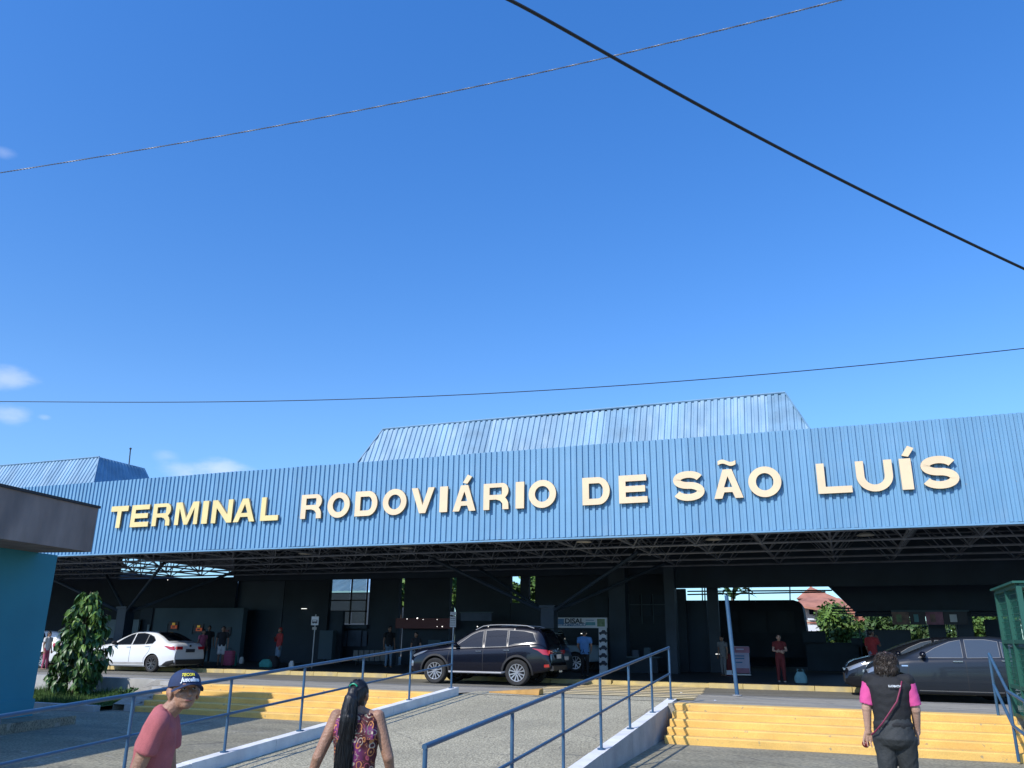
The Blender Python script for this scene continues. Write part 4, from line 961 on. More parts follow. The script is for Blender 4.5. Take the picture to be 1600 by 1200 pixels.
# black off-road vehicle
def stp(b): return lambda m:b(m)
suv=dict(L=4.75,W=1.86,wr=.385,fa=1.42,ra=-1.325,arch=.07,rim=.66,tw=.26,tum=.27,round=.85,endk=.24,rendk=.12,fender='dark_trim',spokes=6,
 top=[(2.375,.78),(2.33,.95),(2.1,1.03),(1.5,1.11),(1.02,1.17),(.9,1.21),(.55,1.42),(.25,1.60),(.0,1.69),(-.4,1.745),(-1.0,1.75),(-1.6,1.72),(-1.95,1.68),(-2.08,1.58),(-2.22,1.28),(-2.30,1.08),(-2.345,.9),(-2.375,.7)],
 belt=[(2.375,.70),(2.1,.88),(1.5,.98),(1.0,1.03),(.0,1.07),(-1.0,1.11),(-1.35,1.17),(-2.0,1.22),(-2.2,1.15),(-2.375,.8)],
 bottom=[(2.375,.42),(2.2,.33),(1.9,.30),(1,.34),(-.9,.34),(-1.8,.36),(-2.2,.42),(-2.375,.52)],
 windows=[[(.80,1.09),(.50,1.30),(.22,1.49),(-.02,1.585),(-.16,1.60),(-.16,1.10)],[(-.24,1.11),(-.24,1.61),(-.60,1.635),(-.96,1.63),(-.96,1.14)],[(-1.02,1.15),(-1.02,1.625),(-1.5,1.60),(-1.80,1.54),(-1.93,1.28),(-1.6,1.265),(-1.25,1.22)]],
 wtrim='trim_grey',trimw=.012,handles=[(-.06,.99),(-.98,1.03)],
 seams=[[(.93,1.05),(.98,.75),(.93,.45),(.75,.38)],[(-.20,1.10),(-.20,.42)],[(-.99,1.13),(-1.0,.85),(-.94,.62),(-.86,.42)]],
 mirror=(.72,1.12),steps=(.98,-.92,.37),rails=(.1,-1.75),ws=(.80,.12,.66,.60),rw=(-2.02,-2.24,.55,.60),
 side_lights=[('headlight','head_light',[(2.30,.84),(1.85,.97),(1.70,1.0),(1.9,.90),(2.25,.78)],.008),('tail_light','red_light',[(-1.80,1.10),(-2.30,1.05),(-2.32,.90),(-2.15,.92),(-2.0,1.03)],.012),('fog_light','head_light',[(2.33,.50),(2.22,.52),(2.22,.66),(2.33,.70)],.012),('reflector','red_light',[(-2.18,.55),(-2.33,.56),(-2.33,.64),(-2.18,.63)],.012)],
 boxes=[('rear_plate','plate',(-2.40,-2.385,-.22,.22,.80,.92)),('plate_trim','chrome',(-2.37,-2.335,-.5,.5,.965,.995)),('tail_light','red_light',(-2.345,-2.30,-.80,-.52,.94,1.04)),('tail_light','red_light',(-2.345,-2.30,.52,.80,.94,1.04)),('rear_bumper','dark_trim',(-2.44,-2.30,-.74,.74,.46,.60)),('spoiler','black_paint',(-2.14,-1.93,-.60,.60,1.665,1.70)),('badge','chrome',(-2.375,-2.36,-.04,.04,1.06,1.10)),('tow_bar','chrome',(-2.5,-2.4,-.03,.03,.40,.46))])
p=(np.array((-11.73,23.72,0))+np.array((-8.97,23.62,0)))/2
SUV=Car(suv).make('off_road_vehicle','large glossy black off-road vehicle with chrome side step parked before the terminal','car',(p[0]-.12,p[1]+.93,-.265),math.pi+R_(1.5),'black_paint'); SUV.scale=(.965,.965,.965); SUV.location.x+=.05
sed=dict(L=4.36,W=1.73,wr=.315,fa=1.33,ra=-1.19,arch=.045,rim=.66,tw=.20,tum=.42,round=.8,endk=.22,rendk=.10,spokes=5,rim_mat='alloy_dark',
 top=[(2.18,.66),(2.12,.80),(1.9,.88),(1.4,.97),(1.02,1.02),(.92,1.05),(.55,1.24),(.2,1.39),(-.1,1.455),(-.6,1.475),(-1.0,1.43),(-1.35,1.29),(-1.72,1.10),(-1.85,1.075),(-2.05,1.06),(-2.14,.99),(-2.18,.85)],
 belt=[(2.18,.6),(2.0,.74),(1.4,.85),(1.0,.92),(0,.95),(-1.0,.98),(-1.8,1.0),(-2.1,.93),(-2.18,.75)],
 bottom=[(2.18,.30),(2.0,.22),(1.6,.19),(-1.5,.20),(-1.9,.24),(-2.18,.34)],
 windows=[[(.80,.965),(.45,1.18),(.16,1.32),(-.05,1.375),(-.05,.98)],[(-.12,.98),(-.12,1.38),(-.45,1.395),(-.72,1.36),(-.72,1.0)],[(-.76,1.0),(-.76,1.35),(-1.0,1.27),(-1.16,1.14),(-1.08,1.03)]],
 handles=[(.02,.90),(-.88,.93)],handle_mat='white_paint',trimw=.02,
 seams=[[(.98,.93),(1.02,.6),(.92,.28)],[(-.085,.97),(-.09,.28)],[(-1.05,1.0),(-1.0,.75),(-.80,.5),(-.78,.28)]],
 mirror=(.72,.99),mirror_mat='dark_trim',ws=(.86,.14,.66,.56),rw=(-.98,-1.66,.52,.62),
 side_lights=[('headlight','head_light',[(2.12,.68),(1.75,.80),(1.70,.74),(2.1,.60)],.008),('tail_light','red_light',[(-1.66,.955),(-2.14,.93),(-2.14,.80),(-1.95,.82)],.012),('rear_skirt','dark_trim',[(-1.62,.24),(-1.85,.40),(-2.16,.46),(-2.16,.34),(-1.9,.24)],.006),('sill_trim','wall_grey',[(.85,.27),(.85,.34),(-.78,.36),(-.78,.27)],.004)],
 boxes=[('tail_light','red_light',(-2.20,-2.15,-.72,-.42,.82,.93)),('tail_light','red_light',(-2.20,-2.15,.42,.72,.82,.93)),('rear_plate','print_dark',(-2.205,-2.178,-.23,.23,.72,.84)),('rear_bumper','dark_trim',(-2.215,-2.10,-.72,.72,.30,.47)),('badge','dark_trim',(-2.19,-2.16,-.035,.035,.92,.99)),('roof_aerial','dark_trim',(-.98,-.965,-.006,.006,1.43,1.60))])
Car(sed).make('sedan','white four-door sedan seen from behind, parked left of the stairs','car',(-25.35,25.90,-.28),math.pi,'white_paint')
# dark hatchback hidden behind the off-road vehicle
hat=dict(L=3.95,W=1.62,wr=.30,fa=1.20,ra=-1.25,arch=.05,rim=.66,tw=.19,tum=.34,round=.7,endk=.22,rendk=.12,spokes=5,
 top=[(1.975,.66),(1.9,.84),(1.3,.98),(.95,1.02),(.5,1.26),(.1,1.42),(-.5,1.47),(-1.3,1.44),(-1.62,1.40),(-1.80,1.12),(-1.92,.98),(-1.975,.75)],
 belt=[(1.975,.6),(1.2,.85),(0,.94),(-1.6,1.0),(-1.975,.7)],bottom=[(1.975,.3),(1.6,.2),(-1.5,.2),(-1.975,.34)],
 windows=[[(.72,.97),(.40,1.18),(.05,1.33),(-.1,1.35),(-.1,.97)],[(-.16,.97),(-.16,1.36),(-.9,1.36),(-1.1,1.2),(-1.1,1.0)]],seams=[[(-.13,.96),(-.13,.28)]],
 handles=[(.0,.88)],mirror=(.66,.98),ws=(.86,.1,.6,.52),rw=(-1.63,-1.82,.5,.58),side_lights=[('tail_light','red_light',[(-1.70,1.05),(-1.90,1.0),(-1.92,.85),(-1.8,.86)],.012)],
 boxes=[('rear_plate','plate',(-1.99,-1.97,-.22,.22,.62,.74)),('spoiler','chrome',(-1.72,-1.60,-.4,.4,1.43,1.45))])
Car(hat).make('hatchback','dark hatchback mostly hidden behind the black off-road vehicle','car',(-10.45,26.5,-.2),math.pi,'grey_paint')
# white car with its boot open, behind the tree
wag=dict(hat); wag['boxes']=[('rear_bumper','white_paint',(-2.02,-1.93,-.7,.7,.3,.5)),('boot_opening','dark_trim',(-1.985,-1.955,-.62,.62,.70,1.0))]
wag['side_lights']=[('tail_light','red_light',[(-1.62,.98),(-1.90,.96),(-1.92,.78),(-1.7,.80)],.012)]
q=atZ(70,1045,-.28)
WG=Car(wag).make('hatchback','white hatchback with its tailgate raised, half hidden behind the leafy tree','car',(q[0]-1.6,q[1]+.9,-.28),math.pi,'white_paint')
MB().add([(-1.62,-.6,1.40),(-1.62,.6,1.40),(-2.35,.55,1.78),(-2.35,-.55,1.78),(-1.62,-.6,1.44),(-1.62,.6,1.44),(-2.37,.55,1.83),(-2.37,-.55,1.83)],[(3,2,1,0),(4,5,6,7),(0,1,5,4),(1,2,6,5),(2,3,7,6),(3,0,4,7)]).build('tailgate','car_glass_light',WG,world=False)
# two dark sedans at the right, noses to the left
rs=dict(sed); rs.update(L=4.1,W=1.76,fa=1.30,ra=-1.28,spokes=7,rim_mat='alloy',mirror_mat='black_paint',handle_mat='chrome',wtrim='trim_grey',trimw=.010,glass='car_glass_light',
 top=[(2.05,.64),(1.98,.80),(1.80,.90),(1.4,1.0),(1.12,1.06),(1.02,1.10),(.55,1.30),(.15,1.43),(-.2,1.49),(-.8,1.50),(-1.3,1.44),(-1.65,1.25),(-1.92,1.10),(-2.02,.98),(-2.05,.85)],
 belt=[(2.05,.58),(1.85,.76),(1.4,.89),(1.0,.95),(0,.99),(-1.0,1.02),(-1.9,.98),(-2.05,.75)],bottom=[(2.05,.30),(1.85,.22),(1.6,.19),(-1.5,.20),(-1.8,.24),(-2.05,.34)],
 windows=[[(.82,1.0),(.45,1.22),(.12,1.36),(-.12,1.41),(-.12,1.01)],[(-.20,1.01),(-.20,1.415),(-.62,1.42),(-.88,1.38),(-.88,1.03)],[(-.93,1.03),(-.93,1.37),(-1.15,1.28),(-1.28,1.17),(-1.2,1.05)]],
 handles=[(.0,.93),(-1.0,.96)],seams=[[(1.04,.96),(1.08,.6),(.96,.28)],[(-.16,1.0),(-.16,.28)],[(-1.15,1.03),(-1.1,.75),(-.88,.5),(-.86,.28)]],mirror=(.74,1.03),
 side_lights=[('headlight','head_light',[(2.0,.70),(1.66,.84),(1.52,.88),(1.56,.78),(1.96,.62)],.010),('side_repeater','chrome',[(1.20,.80),(1.20,.83),(1.06,.83),(1.06,.80)],.010),('sill_trim','chrome',[(.88,.265),(.88,.285),(-.86,.285),(-.86,.265)],.006)],ws=(1.0,.14,.66,.58),rw=(-1.4,-1.82,.52,.62),
 boxes=[('bumper_grille','dark_trim',(1.99,2.06,-.6,.6,.34,.55)),('front_trim','chrome',(2.01,2.07,-.5,.5,.64,.68))])
q=atZ(1380,1084,-.27)
Car(rs).make('sedan','dark grey sedan at the right, nearest the stairs, seen in full side view','car',(2.35,23.25,-.27),math.pi-R_(1),'grey_paint')
q2=atZ(1360,1078,-.27)
fs=dict(rs); fs['mirror_mat']='black_paint'
Car(fs).make('sedan','black sedan just behind the dark grey one, its shiny nose showing further left','car',(1.88,25.35,-.28),math.pi+R_(2),'dark_paint2')
# ================================================================ bus parked behind, dark
b0=atY(1124,938,44); b1=atY(1256,937,44); 
B=thing('parked_bus',((b0[0]+b1[0])/2,45.2,-.1),'tall dark coach parked in the shade behind the woman in maroon','bus')
zt=b0[2]; xa,xb=b0[0]-2.0,b1[0]
bs=MB(); prof=[(xa,.35),(xb-.1,.35),(xb,.6),(xb-.02,1.8),(xb-.10,zt-.3),(xb-.22,zt-.1),(xb-.5,zt),(xa,zt)]
bs.add([(x,44,z) for x,z in prof]+[(x,46.4,z) for x,z in prof],[tuple(range(8)),tuple(range(15,7,-1))]+[(i,(i+1)%8+0,(i+1)%8+8,i+8)[::-1] for i in range(8)])
bs.build('body','navy',B)
for i in range(4): MB().box(xa+.3+i*1.35,xa+1.5+i*1.35,43.96,43.995,1.5,zt-.55).build('window','navy2',B)
for x in (xa+1.2,xb-1.4): MB().tube((x,44.05,.35),(x,44.3,.35),.42,20).build('wheel','rubber',B)
# bars across the clear strip above the bus
t=thing('overhead_bars',(-3,37.2,0),'thin dark bars and wires crossing the strip of sky above the coach','bars')
for (x0,y0,x1,y1) in ((1074,924,1300,925.5),(1074,929,1290,928)): MB().tube(atY(x0,y0,38.4),atY(x1,y1-3,38.4),.035,6).build('bar','wire_black',t)
for x in (1097,1101,1146,1170,1234): MB().tube(atY(x,912,38.5),atY(x+.6,940,38.5),.03,6).build('upright','wire_black',t)
# ================================================================ background: house, trees, palm
H=thing('brick_house',(-3,82,0),'red brick and cream house with tiled roof beyond the terminal','house')
def hp(nm,x0,y0,x1,y1,Y,mt,th=.3): return panel(nm,x0,y0,x1,y1,Y,mt,H,th)
hp('wall',1255,944,1300,1012,84,'plaster_cream',6); hp('side_wall',1290,952,1345,1040,82,'brick_red',4)
a=atY(1248,944,83.5); b=atY(1290,936,83.5); c=atY(1345,962,82)
MB().add([(a[0]-.6,83,a[2]),(c[0]+.4,81.5,c[2]),(b[0]+1.2,86,b[2]+.2),(a[0]+.6,86,b[2]+.3),(a[0]-.6,83,a[2]-.2),(c[0]+.4,81.5,c[2]-.2),(b[0]+1.2,86,b[2]+.0),(a[0]+.6,86,b[2]+.1)],[(0,1,2,3),(4,7,6,5),(0,4,5,1),(1,5,6,2),(2,6,7,3),(3,7,4,0)]).build('roof','tile_roof',H)
a=atY(1245,936,90); b=atY(1266,924,90); c=atY(1310,944,90)
MB().add([(a[0],89,a[2]),(c[0],89,a[2]),(b[0],92,b[2]+.6),(a[0],95,a[2]),(c[0],95,a[2])],[(0,1,2),(1,4,2),(3,0,2),(4,3,2),(0,3,4,1)]).build('upper_roof','tile_roof',H)
hp('window',1264,948,1272,960,83.9,'car_glass',.05); hp('window_frame',1262.5,946,1273.5,948,83.85,'sign_white',.05)
hp('shop_sign',1262,966,1281,969,83.6,'sign_white',.1); hp('red_band',1256,972,1285,974,83.55,'brick_red',.12); hp('ground_floor',1256,976,1300,1020,83.7,'sign_white',.2)
h2=thing('brick_building',(3,90,0),'plain brown brick building between the two leafy trees beyond the terminal','building')
panel('wall',1336,950,1400,1012,88,'brick_red',h2,5); panel('band',1334,994,1352,998,87.8,'plaster_cream',h2,.2)
panel('wall',1560,955,1640,975,80,'plaster_cream',h2,3)
def leafmass(name,centres,nleaf,size,mat,parent,aspect=1.,droop=.0,kind='stuff',seed=1):
    r=np.random.default_rng(seed); V=np.zeros((nleaf,4,3)); C=np.array([c[:3] for c in centres]); Rr=np.array([c[3] for c in centres]); k=r.choice(len(C),nleaf,p=Rr**2/np.sum(Rr**2))
    d=r.normal(size=(nleaf,3)); d/=np.linalg.norm(d,axis=1)[:,None]; rad=Rr[k]*r.uniform(.55,1.08,nleaf)
    P=C[k]+d*rad[:,None]*np.array((1,1,.8))
    n=d+r.normal(0,.6,(nleaf,3))+np.array((0,0,.35)); n/=np.linalg.norm(n,axis=1)[:,None]
    a=np.cross(n,r.normal(size=(nleaf,3))); a/=np.linalg.norm(a,axis=1)[:,None]; a[:,2]-=droop; a/=np.linalg.norm(a,axis=1)[:,None]; b=np.cross(n,a); s_=size*r.uniform(.6,1.3,nleaf)
    V[:,0]=P; V[:,1]=P+a*s_[:,None]*.5+b*s_[:,None]*.28/aspect; V[:,2]=P+a*s_[:,None]; V[:,3]=P+a*s_[:,None]*.5-b*s_[:,None]*.28/aspect
    m=MB(); m.v=V.reshape(-1,3).tolist(); m.f=[(4*i,4*i+1,4*i+2,4*i+3) for i in range(nleaf)]; m.m=[0]*nleaf
    o=m.build(name,mat,parent)
    if kind and parent is not None: pass
    return o
def bgtree(pc,rad,hh,label,seed,mat='leaf_bg',n=5000,size=.35,nc=16):
    base=(pc[0],pc[1],-.1); t=thing('leafy_tree',base,label,'tree'); r=np.random.default_rng(seed)
    cs=[]
    for i in range(nc):
        d=r.normal(size=3); d/=np.linalg.norm(d); q=np.array(pc)+d*rad*np.array((.75,.6,hh/rad*.45))*r.uniform(.3,1); cs.append((*q,rad*r.uniform(.22,.42)))
    MB().poly([base,(pc[0]+.1,pc[1],pc[2]*.5),(pc[0],pc[1],pc[2])],rad*.09,8,taper=[1.3,1,.5]).build('trunk','bark',t,smooth=True)
    for i in range(4): MB().tube((pc[0],pc[1],pc[2]*.7),cs[i][:3],rad*.04,6,rad*.015).build('limb','bark',t)
    o=leafmass('crown',cs,n,size,mat,t,1.,.1,seed=seed); o['kind']='stuff'; return t
bgtree(atY(1314,985,58),2.35,3.6,'bright green bushy tree beyond the terminal, left of the brown building',3,'leaf_bg',7000,.30,20)
bgtree(atY(1378,972,62),2.2,2.4,'darker green tree directly right of the brown brick building',4,'leaf_bg2',4000,.32,14)
bgtree(atY(1450,992,60),3.2,2.6,'broad dark green tree below the poster row',5,'leaf_bg2',6000,.32,20)
bgtree(atY(1500,990,66),2.6,3.2,'light green tree seen right of the dark post',6,'leaf_bg',4000,.32,14)
bgtree(atY(1548,960,66),3.0,2.6,'pale green tree behind the green cage',8,'leaf_bg',4000,.32,14)
bgtree(atY(1278,1006,52),1.2,1.6,'small sparse bush at the foot of the bright tree',9,'leaf_bg',1500,.25,8)
for i,(x,y,Y) in enumerate(((707,925,50),(812,915,50),(832,930,49),(626,915,50),(195,950,60),(255,955,60))):
    bgtree(atY(x,y,Y),1.9,3.6,('tall pale plant glimpsed through the narrow middle gap of the hall','leafy plant glimpsed left of the central column','leafy plant glimpsed low beside the central column','pale plant glimpsed through the narrow slit right of the glazing','light tree glimpsed under the canopy at far left','pale tree glimpsed above the grey ticket wall')[i],20+i,'leaf_bg',1800,.35,10)
pc=atY(1144,934,72); PT=thing('palm_tree',(pc[0],72,0),'distant palm top poking above the coach beside the leaning pole','palm')
MB().tube((pc[0],72,0),(pc[0],72,pc[2]),.16,8,.11).build('trunk','bark',PT,smooth=True)
for k in range(12):
    a=k*2*math.pi/12; m=MB(); v=[];f=[]
    for i in range(7):
        u_=i/6; r_=2.0*u_; z=pc[2]+1.0*math.sin(u_*2.2)*(.6+.4*(k%3))-.5*u_*u_; w_=.22*math.sin(math.pi*(u_*.85+.1)); c_=np.array((pc[0]+math.cos(a)*r_,72+math.sin(a)*r_,z)); n_=np.array((-math.sin(a),math.cos(a),-.3))
        v+=[c_-n_*w_,c_+n_*w_]
    for i in range(6): f.append((2*i,2*i+1,2*i+3,2*i+2))
    m.add(v,f).build('frond','leaf_bg2',PT)
# ================================================================ young tree at the left with long hanging leaves
tb=np.array((-18.1,16.35,-.46)); YT=thing('young_tree',tb,'slender young tree with long drooping glossy leaves beside the teal kiosk','tree')
MB().poly([tb,tb+(.03,0,.9),tb+(-.03,.02,1.8),tb+(.02,0,2.55)],.05,8,taper=[1.3,1,.7,.3]).build('trunk','bark',YT,smooth=True)
r=np.random.default_rng(11); lv=[]
def leafmesh(bend,L=.24,w_=.052):
    v=[];f=[]; n=6
    for i in range(n+1):
        u_=i/n; ww=w_*math.sin(math.pi*min(1,u_*.93+.05))**.7*(1-.25*u_); x=L*u_; z=-bend*L*u_*u_
        v+=[(x,-ww,z+.012),(x,0,z),(x,ww,z+.012)]
    for i in range(n):
        a=i*3; f+=[(a,a+3,a+4,a+1),(a+1,a+4,a+5,a+2)]
    return v,f
ltm=[MB().add(*leafmesh(b,l)).build('leaf',mt,me_only=True,smooth=True,sharp=80) for b,l,mt in((.5,.26,'leaf'),(.9,.23,'leaf_light'),(.3,.25,'leaf'),(.8,.28,'leaf'))]
restv=MB(); allL=[]
brs=[]
for i in range(64):
    h=.12+2.5*(i+.5)/64; a=i*2.4+r.uniform(-.3,.3); rad=np.interp(h,[0,.3,.9,1.5,2.1,2.6],[.40,.62,.66,.54,.40,.16])*r.uniform(.75,1.1)
    st=tb+np.array((0,0,h*.95)); en=st+np.array((math.cos(a)*rad,math.sin(a)*rad,.18*rad+.05)); brs.append((st,en))
for i,(st,en) in enumerate(brs):
    if i%3==0: MB().tube(st,en,.010,5,.004).build('branch','bark',YT)
    nl=30
    for j in range(nl):
        u_=r.uniform(.35,1.02); P=st+(en-st)*u_+r.normal(0,.03,3); az=math.atan2(en[1]-st[1],en[0]-st[0])+r.uniform(-1.3,1.3); pit=r.uniform(.5,1.35) if r.random()>.2 else r.uniform(-.2,.4)
        allL.append((P,az,pit,r.uniform(-.5,.5),r.uniform(.55,.95),int(r.integers(0,4))))
allL.sort(key=lambda q: math.hypot(q[0][0],q[0][1])-.25*q[0][2])
for i,(P,az,pit,ro,s_,k) in enumerate(allL):
    if i<300: inst('leaf',ltm[k if P[2]<.7 else (1 if k<3 else 2)],YT,P-tb,(ro,pit,az),(s_,s_,s_))  # upper leaves mostly take the paler green, brightness put into their colour
    else:
        v,f=leafmesh(.6,.25*s_); Mx=Matrix.Rotation(az,3,'Z')@Matrix.Rotation(pit,3,'Y')@Matrix.Rotation(ro,3,'X'); restv.add([tuple(np.array(Mx@Vector(q))+P) for q in v],f)
o=restv.build('inner_leaves','leaf',YT,smooth=True,sharp=80); o['kind']='stuff'
# dark shrub in the shade, left of the stairs
sb=thing('low_shrub',(-16.2,16.2,-.46),'low dark shrub in the shade beside the stepped end wall','shrub')
o=leafmass('foliage',[(-16.6+.35*i,16.3+.1*math.sin(i),-.36+.05*(i%2),.16) for i in range(4)],1100,.085,'leaf',sb,1.,.1,seed=31); o['kind']='stuff'
MB().tube((-16.2,16.2,-.5),(-16.2,16.2,-.3),.03,6).build('stem','bark',sb)
# ================================================================ people
def rotz(v,a): c,s=math.cos(a),math.sin(a); v=np.array(v,float); return np.array((v[0]*c-v[1]*s,v[0]*s+v[1]*c,v[2]))
def hand(m,wr,dirv,palm,k,H,curl=.3,side=1,n=8):
    """palm and five separate fingers; dirv points along the hand, palm is the palm normal"""
    d=nrm(dirv); pn=nrm(np.array(palm)-d*np.dot(palm,d)); sd=np.cross(d,pn)*side; L=.105*H
    c=np.array(wr)+d*L*.25
    for q in(-.30,-.1,.1,.30): m.capsule(np.array(wr)+sd*q*L*.45,np.array(wr)+d*L*.50+sd*q*L*.95,.0095*H,.0080*H,n)
    for q,fl in((-.30,.40),(-.1,.47),(.1,.44),(.30,.34)):
        b=np.array(wr)+d*L*.50+sd*q*L*.95; d1=nrm(d*math.cos(curl)+pn*math.sin(curl)); e=b+d1*L*fl*.5; d2=nrm(d*math.cos(curl*2.3)+pn*math.sin(curl*2.3)); e2=e+d2*L*fl*.5
        m.capsule(b,e,.0062*H,.0056*H,n); m.capsule(e,e2,.0056*H,.0046*H,n)
    b=np.array(wr)+d*L*.12-sd*L*.28; e=b+(d*.6-sd*.55+pn*.35)*L*.34; e2=e+(d*.9-sd*.1+pn*.4)*L*.27
    m.capsule(b,e,.0082*H,.0066*H,n); m.capsule(e,e2,.0066*H,.0052*H,n)
def person(label,loc,H,yaw,o,cat='person'):
    """local frame: +y faces forward, x to the person's right"""
    P=thing('person',loc,label,cat,o.get('group'),yaw-0.)
    vx=o.get('vox',.014); fem=o.get('fem',0); wide=o.get('wide',1.); sk=o.get('skin','skin_brown'); bulk=o.get('bulk',1.)
    hy=o.get('headyaw',0.); hl=o.get('lean',0.)   # forward lean of the upper body
    def U(x,y,z): # unit to metres with lean
        return np.array((x*H,(y+hl*max(0,z-.5))*H,z*H))
    shw=(.108 if fem else .118)*wide*o.get('shk',1.); up_=o.get('up',0.); sz=.815+up_
    # arms
    arms=o.get('arms',{}); A={}
    for sg,nm in((1,'r'),(-1,'l')):
        a=arms.get(nm,((.142*wide,-.01,.635),(.148*wide,.03,.485))); e,w_=a[0],a[1]
        A[nm]=(U(sg*shw,0,sz-.01),U(sg*e[0],e[1],e[2]),U(sg*w_[0],w_[1],w_[2]),a[2] if len(a)>2 else None)
    legs=o.get('legs',{'r':((.055,.01,.275),(.06,-.01,.04)),'l':((.055,.02,.275),(.06,.03,.04))})
    # skin body
    m=MB(); hc=U(0,.012+o.get('headfwd',0),.932); Rh=np.array(Matrix.Rotation(hy,3,'Z'))@np.array(Matrix.Rotation(-o.get('nod',0.),3,'X'))
    def hp(x,y,z): return hc+Rh@(np.array((x,y,z))*H)
    hs_=o.get('headscale',1.)
    m.capsule(U(0,-.005,.83),hc+np.array((0,-.012*H,-.03*H)),.036*H*bulk**.5,.033*H*bulk**.5)
    m.ell(hp(0,-.008,.012),(.0455*H*hs_,.056*H*hs_,.056*H*hs_),18,rot=Rh)
    m.ell(hp(0,.016,-.022),(.036*H*hs_,.038*H*hs_,.044*H*hs_),16,rot=Rh)
    m.ell(hp(0,.030,-.050),(.021*H*hs_,.020*H*hs_,.016*H*hs_),12,rot=Rh)
    if o.get('face',1):
        m.capsule(hp(0,.051,.006),hp(0,.068,-.017),.0052*H,.0095*H,8); m.ell(hp(0,.050,.020),(.030*H,.010*H,.007*H),10,rot=Rh)
        m.ell(hp(.0,.049,-.037),(.015*H,.0075*H,.0048*H),10,rot=Rh)
        m.ell(hp(.021,.040,-.012),(.013*H,.012*H,.012*H),10,rot=Rh); m.ell(hp(-.021,.040,-.012),(.013*H,.012*H,.012*H),10,rot=Rh)
    for sg in(-1,1):
        ek=1.35 if o.get('near') else 1.
        m.ell(hp(sg*.047*(1+.07*(ek>1)),-.006,-.008),(.006*H*ek,.012*H*ek,.019*H*ek),10,rot=Rh); m.ell(hp(sg*.050*(1+.09*(ek>1)),-.013,.000),(.006*H*ek,.013*H*ek,.013*H*ek),8,rot=Rh)
    m.loft([(0,hl*H*max(0,z-.5),z*H,rx*H*wide,ry*H*bulk) for z,rx,ry in((.50,.09,.055),(.60,.078,.05),(.70,.088,.058),(.78,.098,.056),(.82,.075,.045),(.845,.035,.033))],18)
    for sg in(-1,1): m.capsule(U(0,-.008,.842+up_),U(sg*shw*.85,-.004,sz-.006),.021*H,.025*H)
    for nm in A:
        s_,e,w_,pl=A[nm]; sg=1 if nm=='r' else -1
        m.capsule(s_,e,.031*H*bulk,.0245*H*bulk); m.capsule(e,w_,.0245*H*bulk,.0155*H*bulk**.7)
        d=w_-e; palm=pl if pl is not None else (-sg,.0,.0); hand(m,w_,d,palm,0,H,o.get('curl',.3),-sg)
    for nm,(k,a) in legs.items():
        sg=1 if nm=='r' else -1; hp0=U(sg*.050*wide,0,.50); kk=U(sg*k[0],k[1],k[2]); aa=U(sg*a[0],a[1],a[2])
        hp0[1]=0; kk[1]=k[1]*H; aa[1]=a[1]*H
        m.capsule(hp0,kk,.050*H*bulk,.031*H*bulk); m.capsule(kk,aa,.031*H*bulk,.019*H)
        m.capsule(aa+np.array((0,-.02*H,-.02*H)),aa+np.array((0,.065*H,-.026*H)),.018*H,.014*H)
    remesh(m,'body',sk,P,vx if not o.get('vb') else o['vb'],o.get('sm',3))
    # shirt
    sh=o.get('shirt')
    if sh:
        m=MB(); z0=o.get('hem',.50); fl=o.get('flare',1.)
        zz=[(z0,.098*fl,.070*fl),(.55,.095,.066),(.61,.088 if fem else .09,.062),(.68,.094,.066),(.75+up_*.5,.104,.068),(.79+up_,.102*o.get('yoke',1.),.060),(.825+up_,.076*o.get('yoke',1.),.048)]
        if o.get('neck',1): zz.append((.845+up_,.042,.040)); zz.append((.856+up_,.036,.036))
        if not o.get('sleeveless'): 
            zz=[q for q in zz if q[0]>=z0]
        m.loft([(0,hl*H*max(0,z-.5)+ (o.get('belly',0)*H*math.exp(-((z-.6)/.08)**2)),z*H,rx*H*wide*o.get('torso',1),ry*H*bulk+ (o.get('belly',0)*H*math.exp(-((z-.6)/.08)**2))) for z,rx,ry in zz],22,pw=2.25)
        if not o.get('sleeveless'):
            for sg in(-1,1): m.capsule(U(0,-.008,.842+up_),U(sg*shw*.85,-.004,sz+.002),.029*H,.032*H)
        if o.get('shdrop'):
            for sg in(-1,1): m.capsule(U(0,-.004,.838),U(sg*shw*.98,-.006,sz+.000),.034*H,.046*H); m.capsule(U(sg*shw*.80,-.006,sz-.02),U(sg*shw*.72,-.006,.70),.036*H,.036*H)
        sleeve=o.get('sleeve',.55)
        for nm in A:
            s_,e,w_,_=A[nm]
            if o.get('sleeveless'): continue
            if sleeve<=1: q=s_+(e-s_)*sleeve; m.ell(s_,(.041*H*bulk,)*3,14); m.tube(s_+(q-s_)*.05,q,.041*H*bulk,16,.039*H*bulk)
            else: m.capsule(s_,e,.040*H*bulk,.031*H*bulk); m.capsule(e,e+(w_-e)*(sleeve-1),.031*H*bulk,.024*H*bulk)
        nmz=o.get('sleeve_mat')
        ob=remesh(m,'shirt' if not o.get('shirt_name') else o['shirt_name'],sh,P,vx,2,noise=o.get('fold',.0),seed=o.get('seed',1),nsc=o.get('nsc',(20,20,9)))
    lw=o.get('lower')
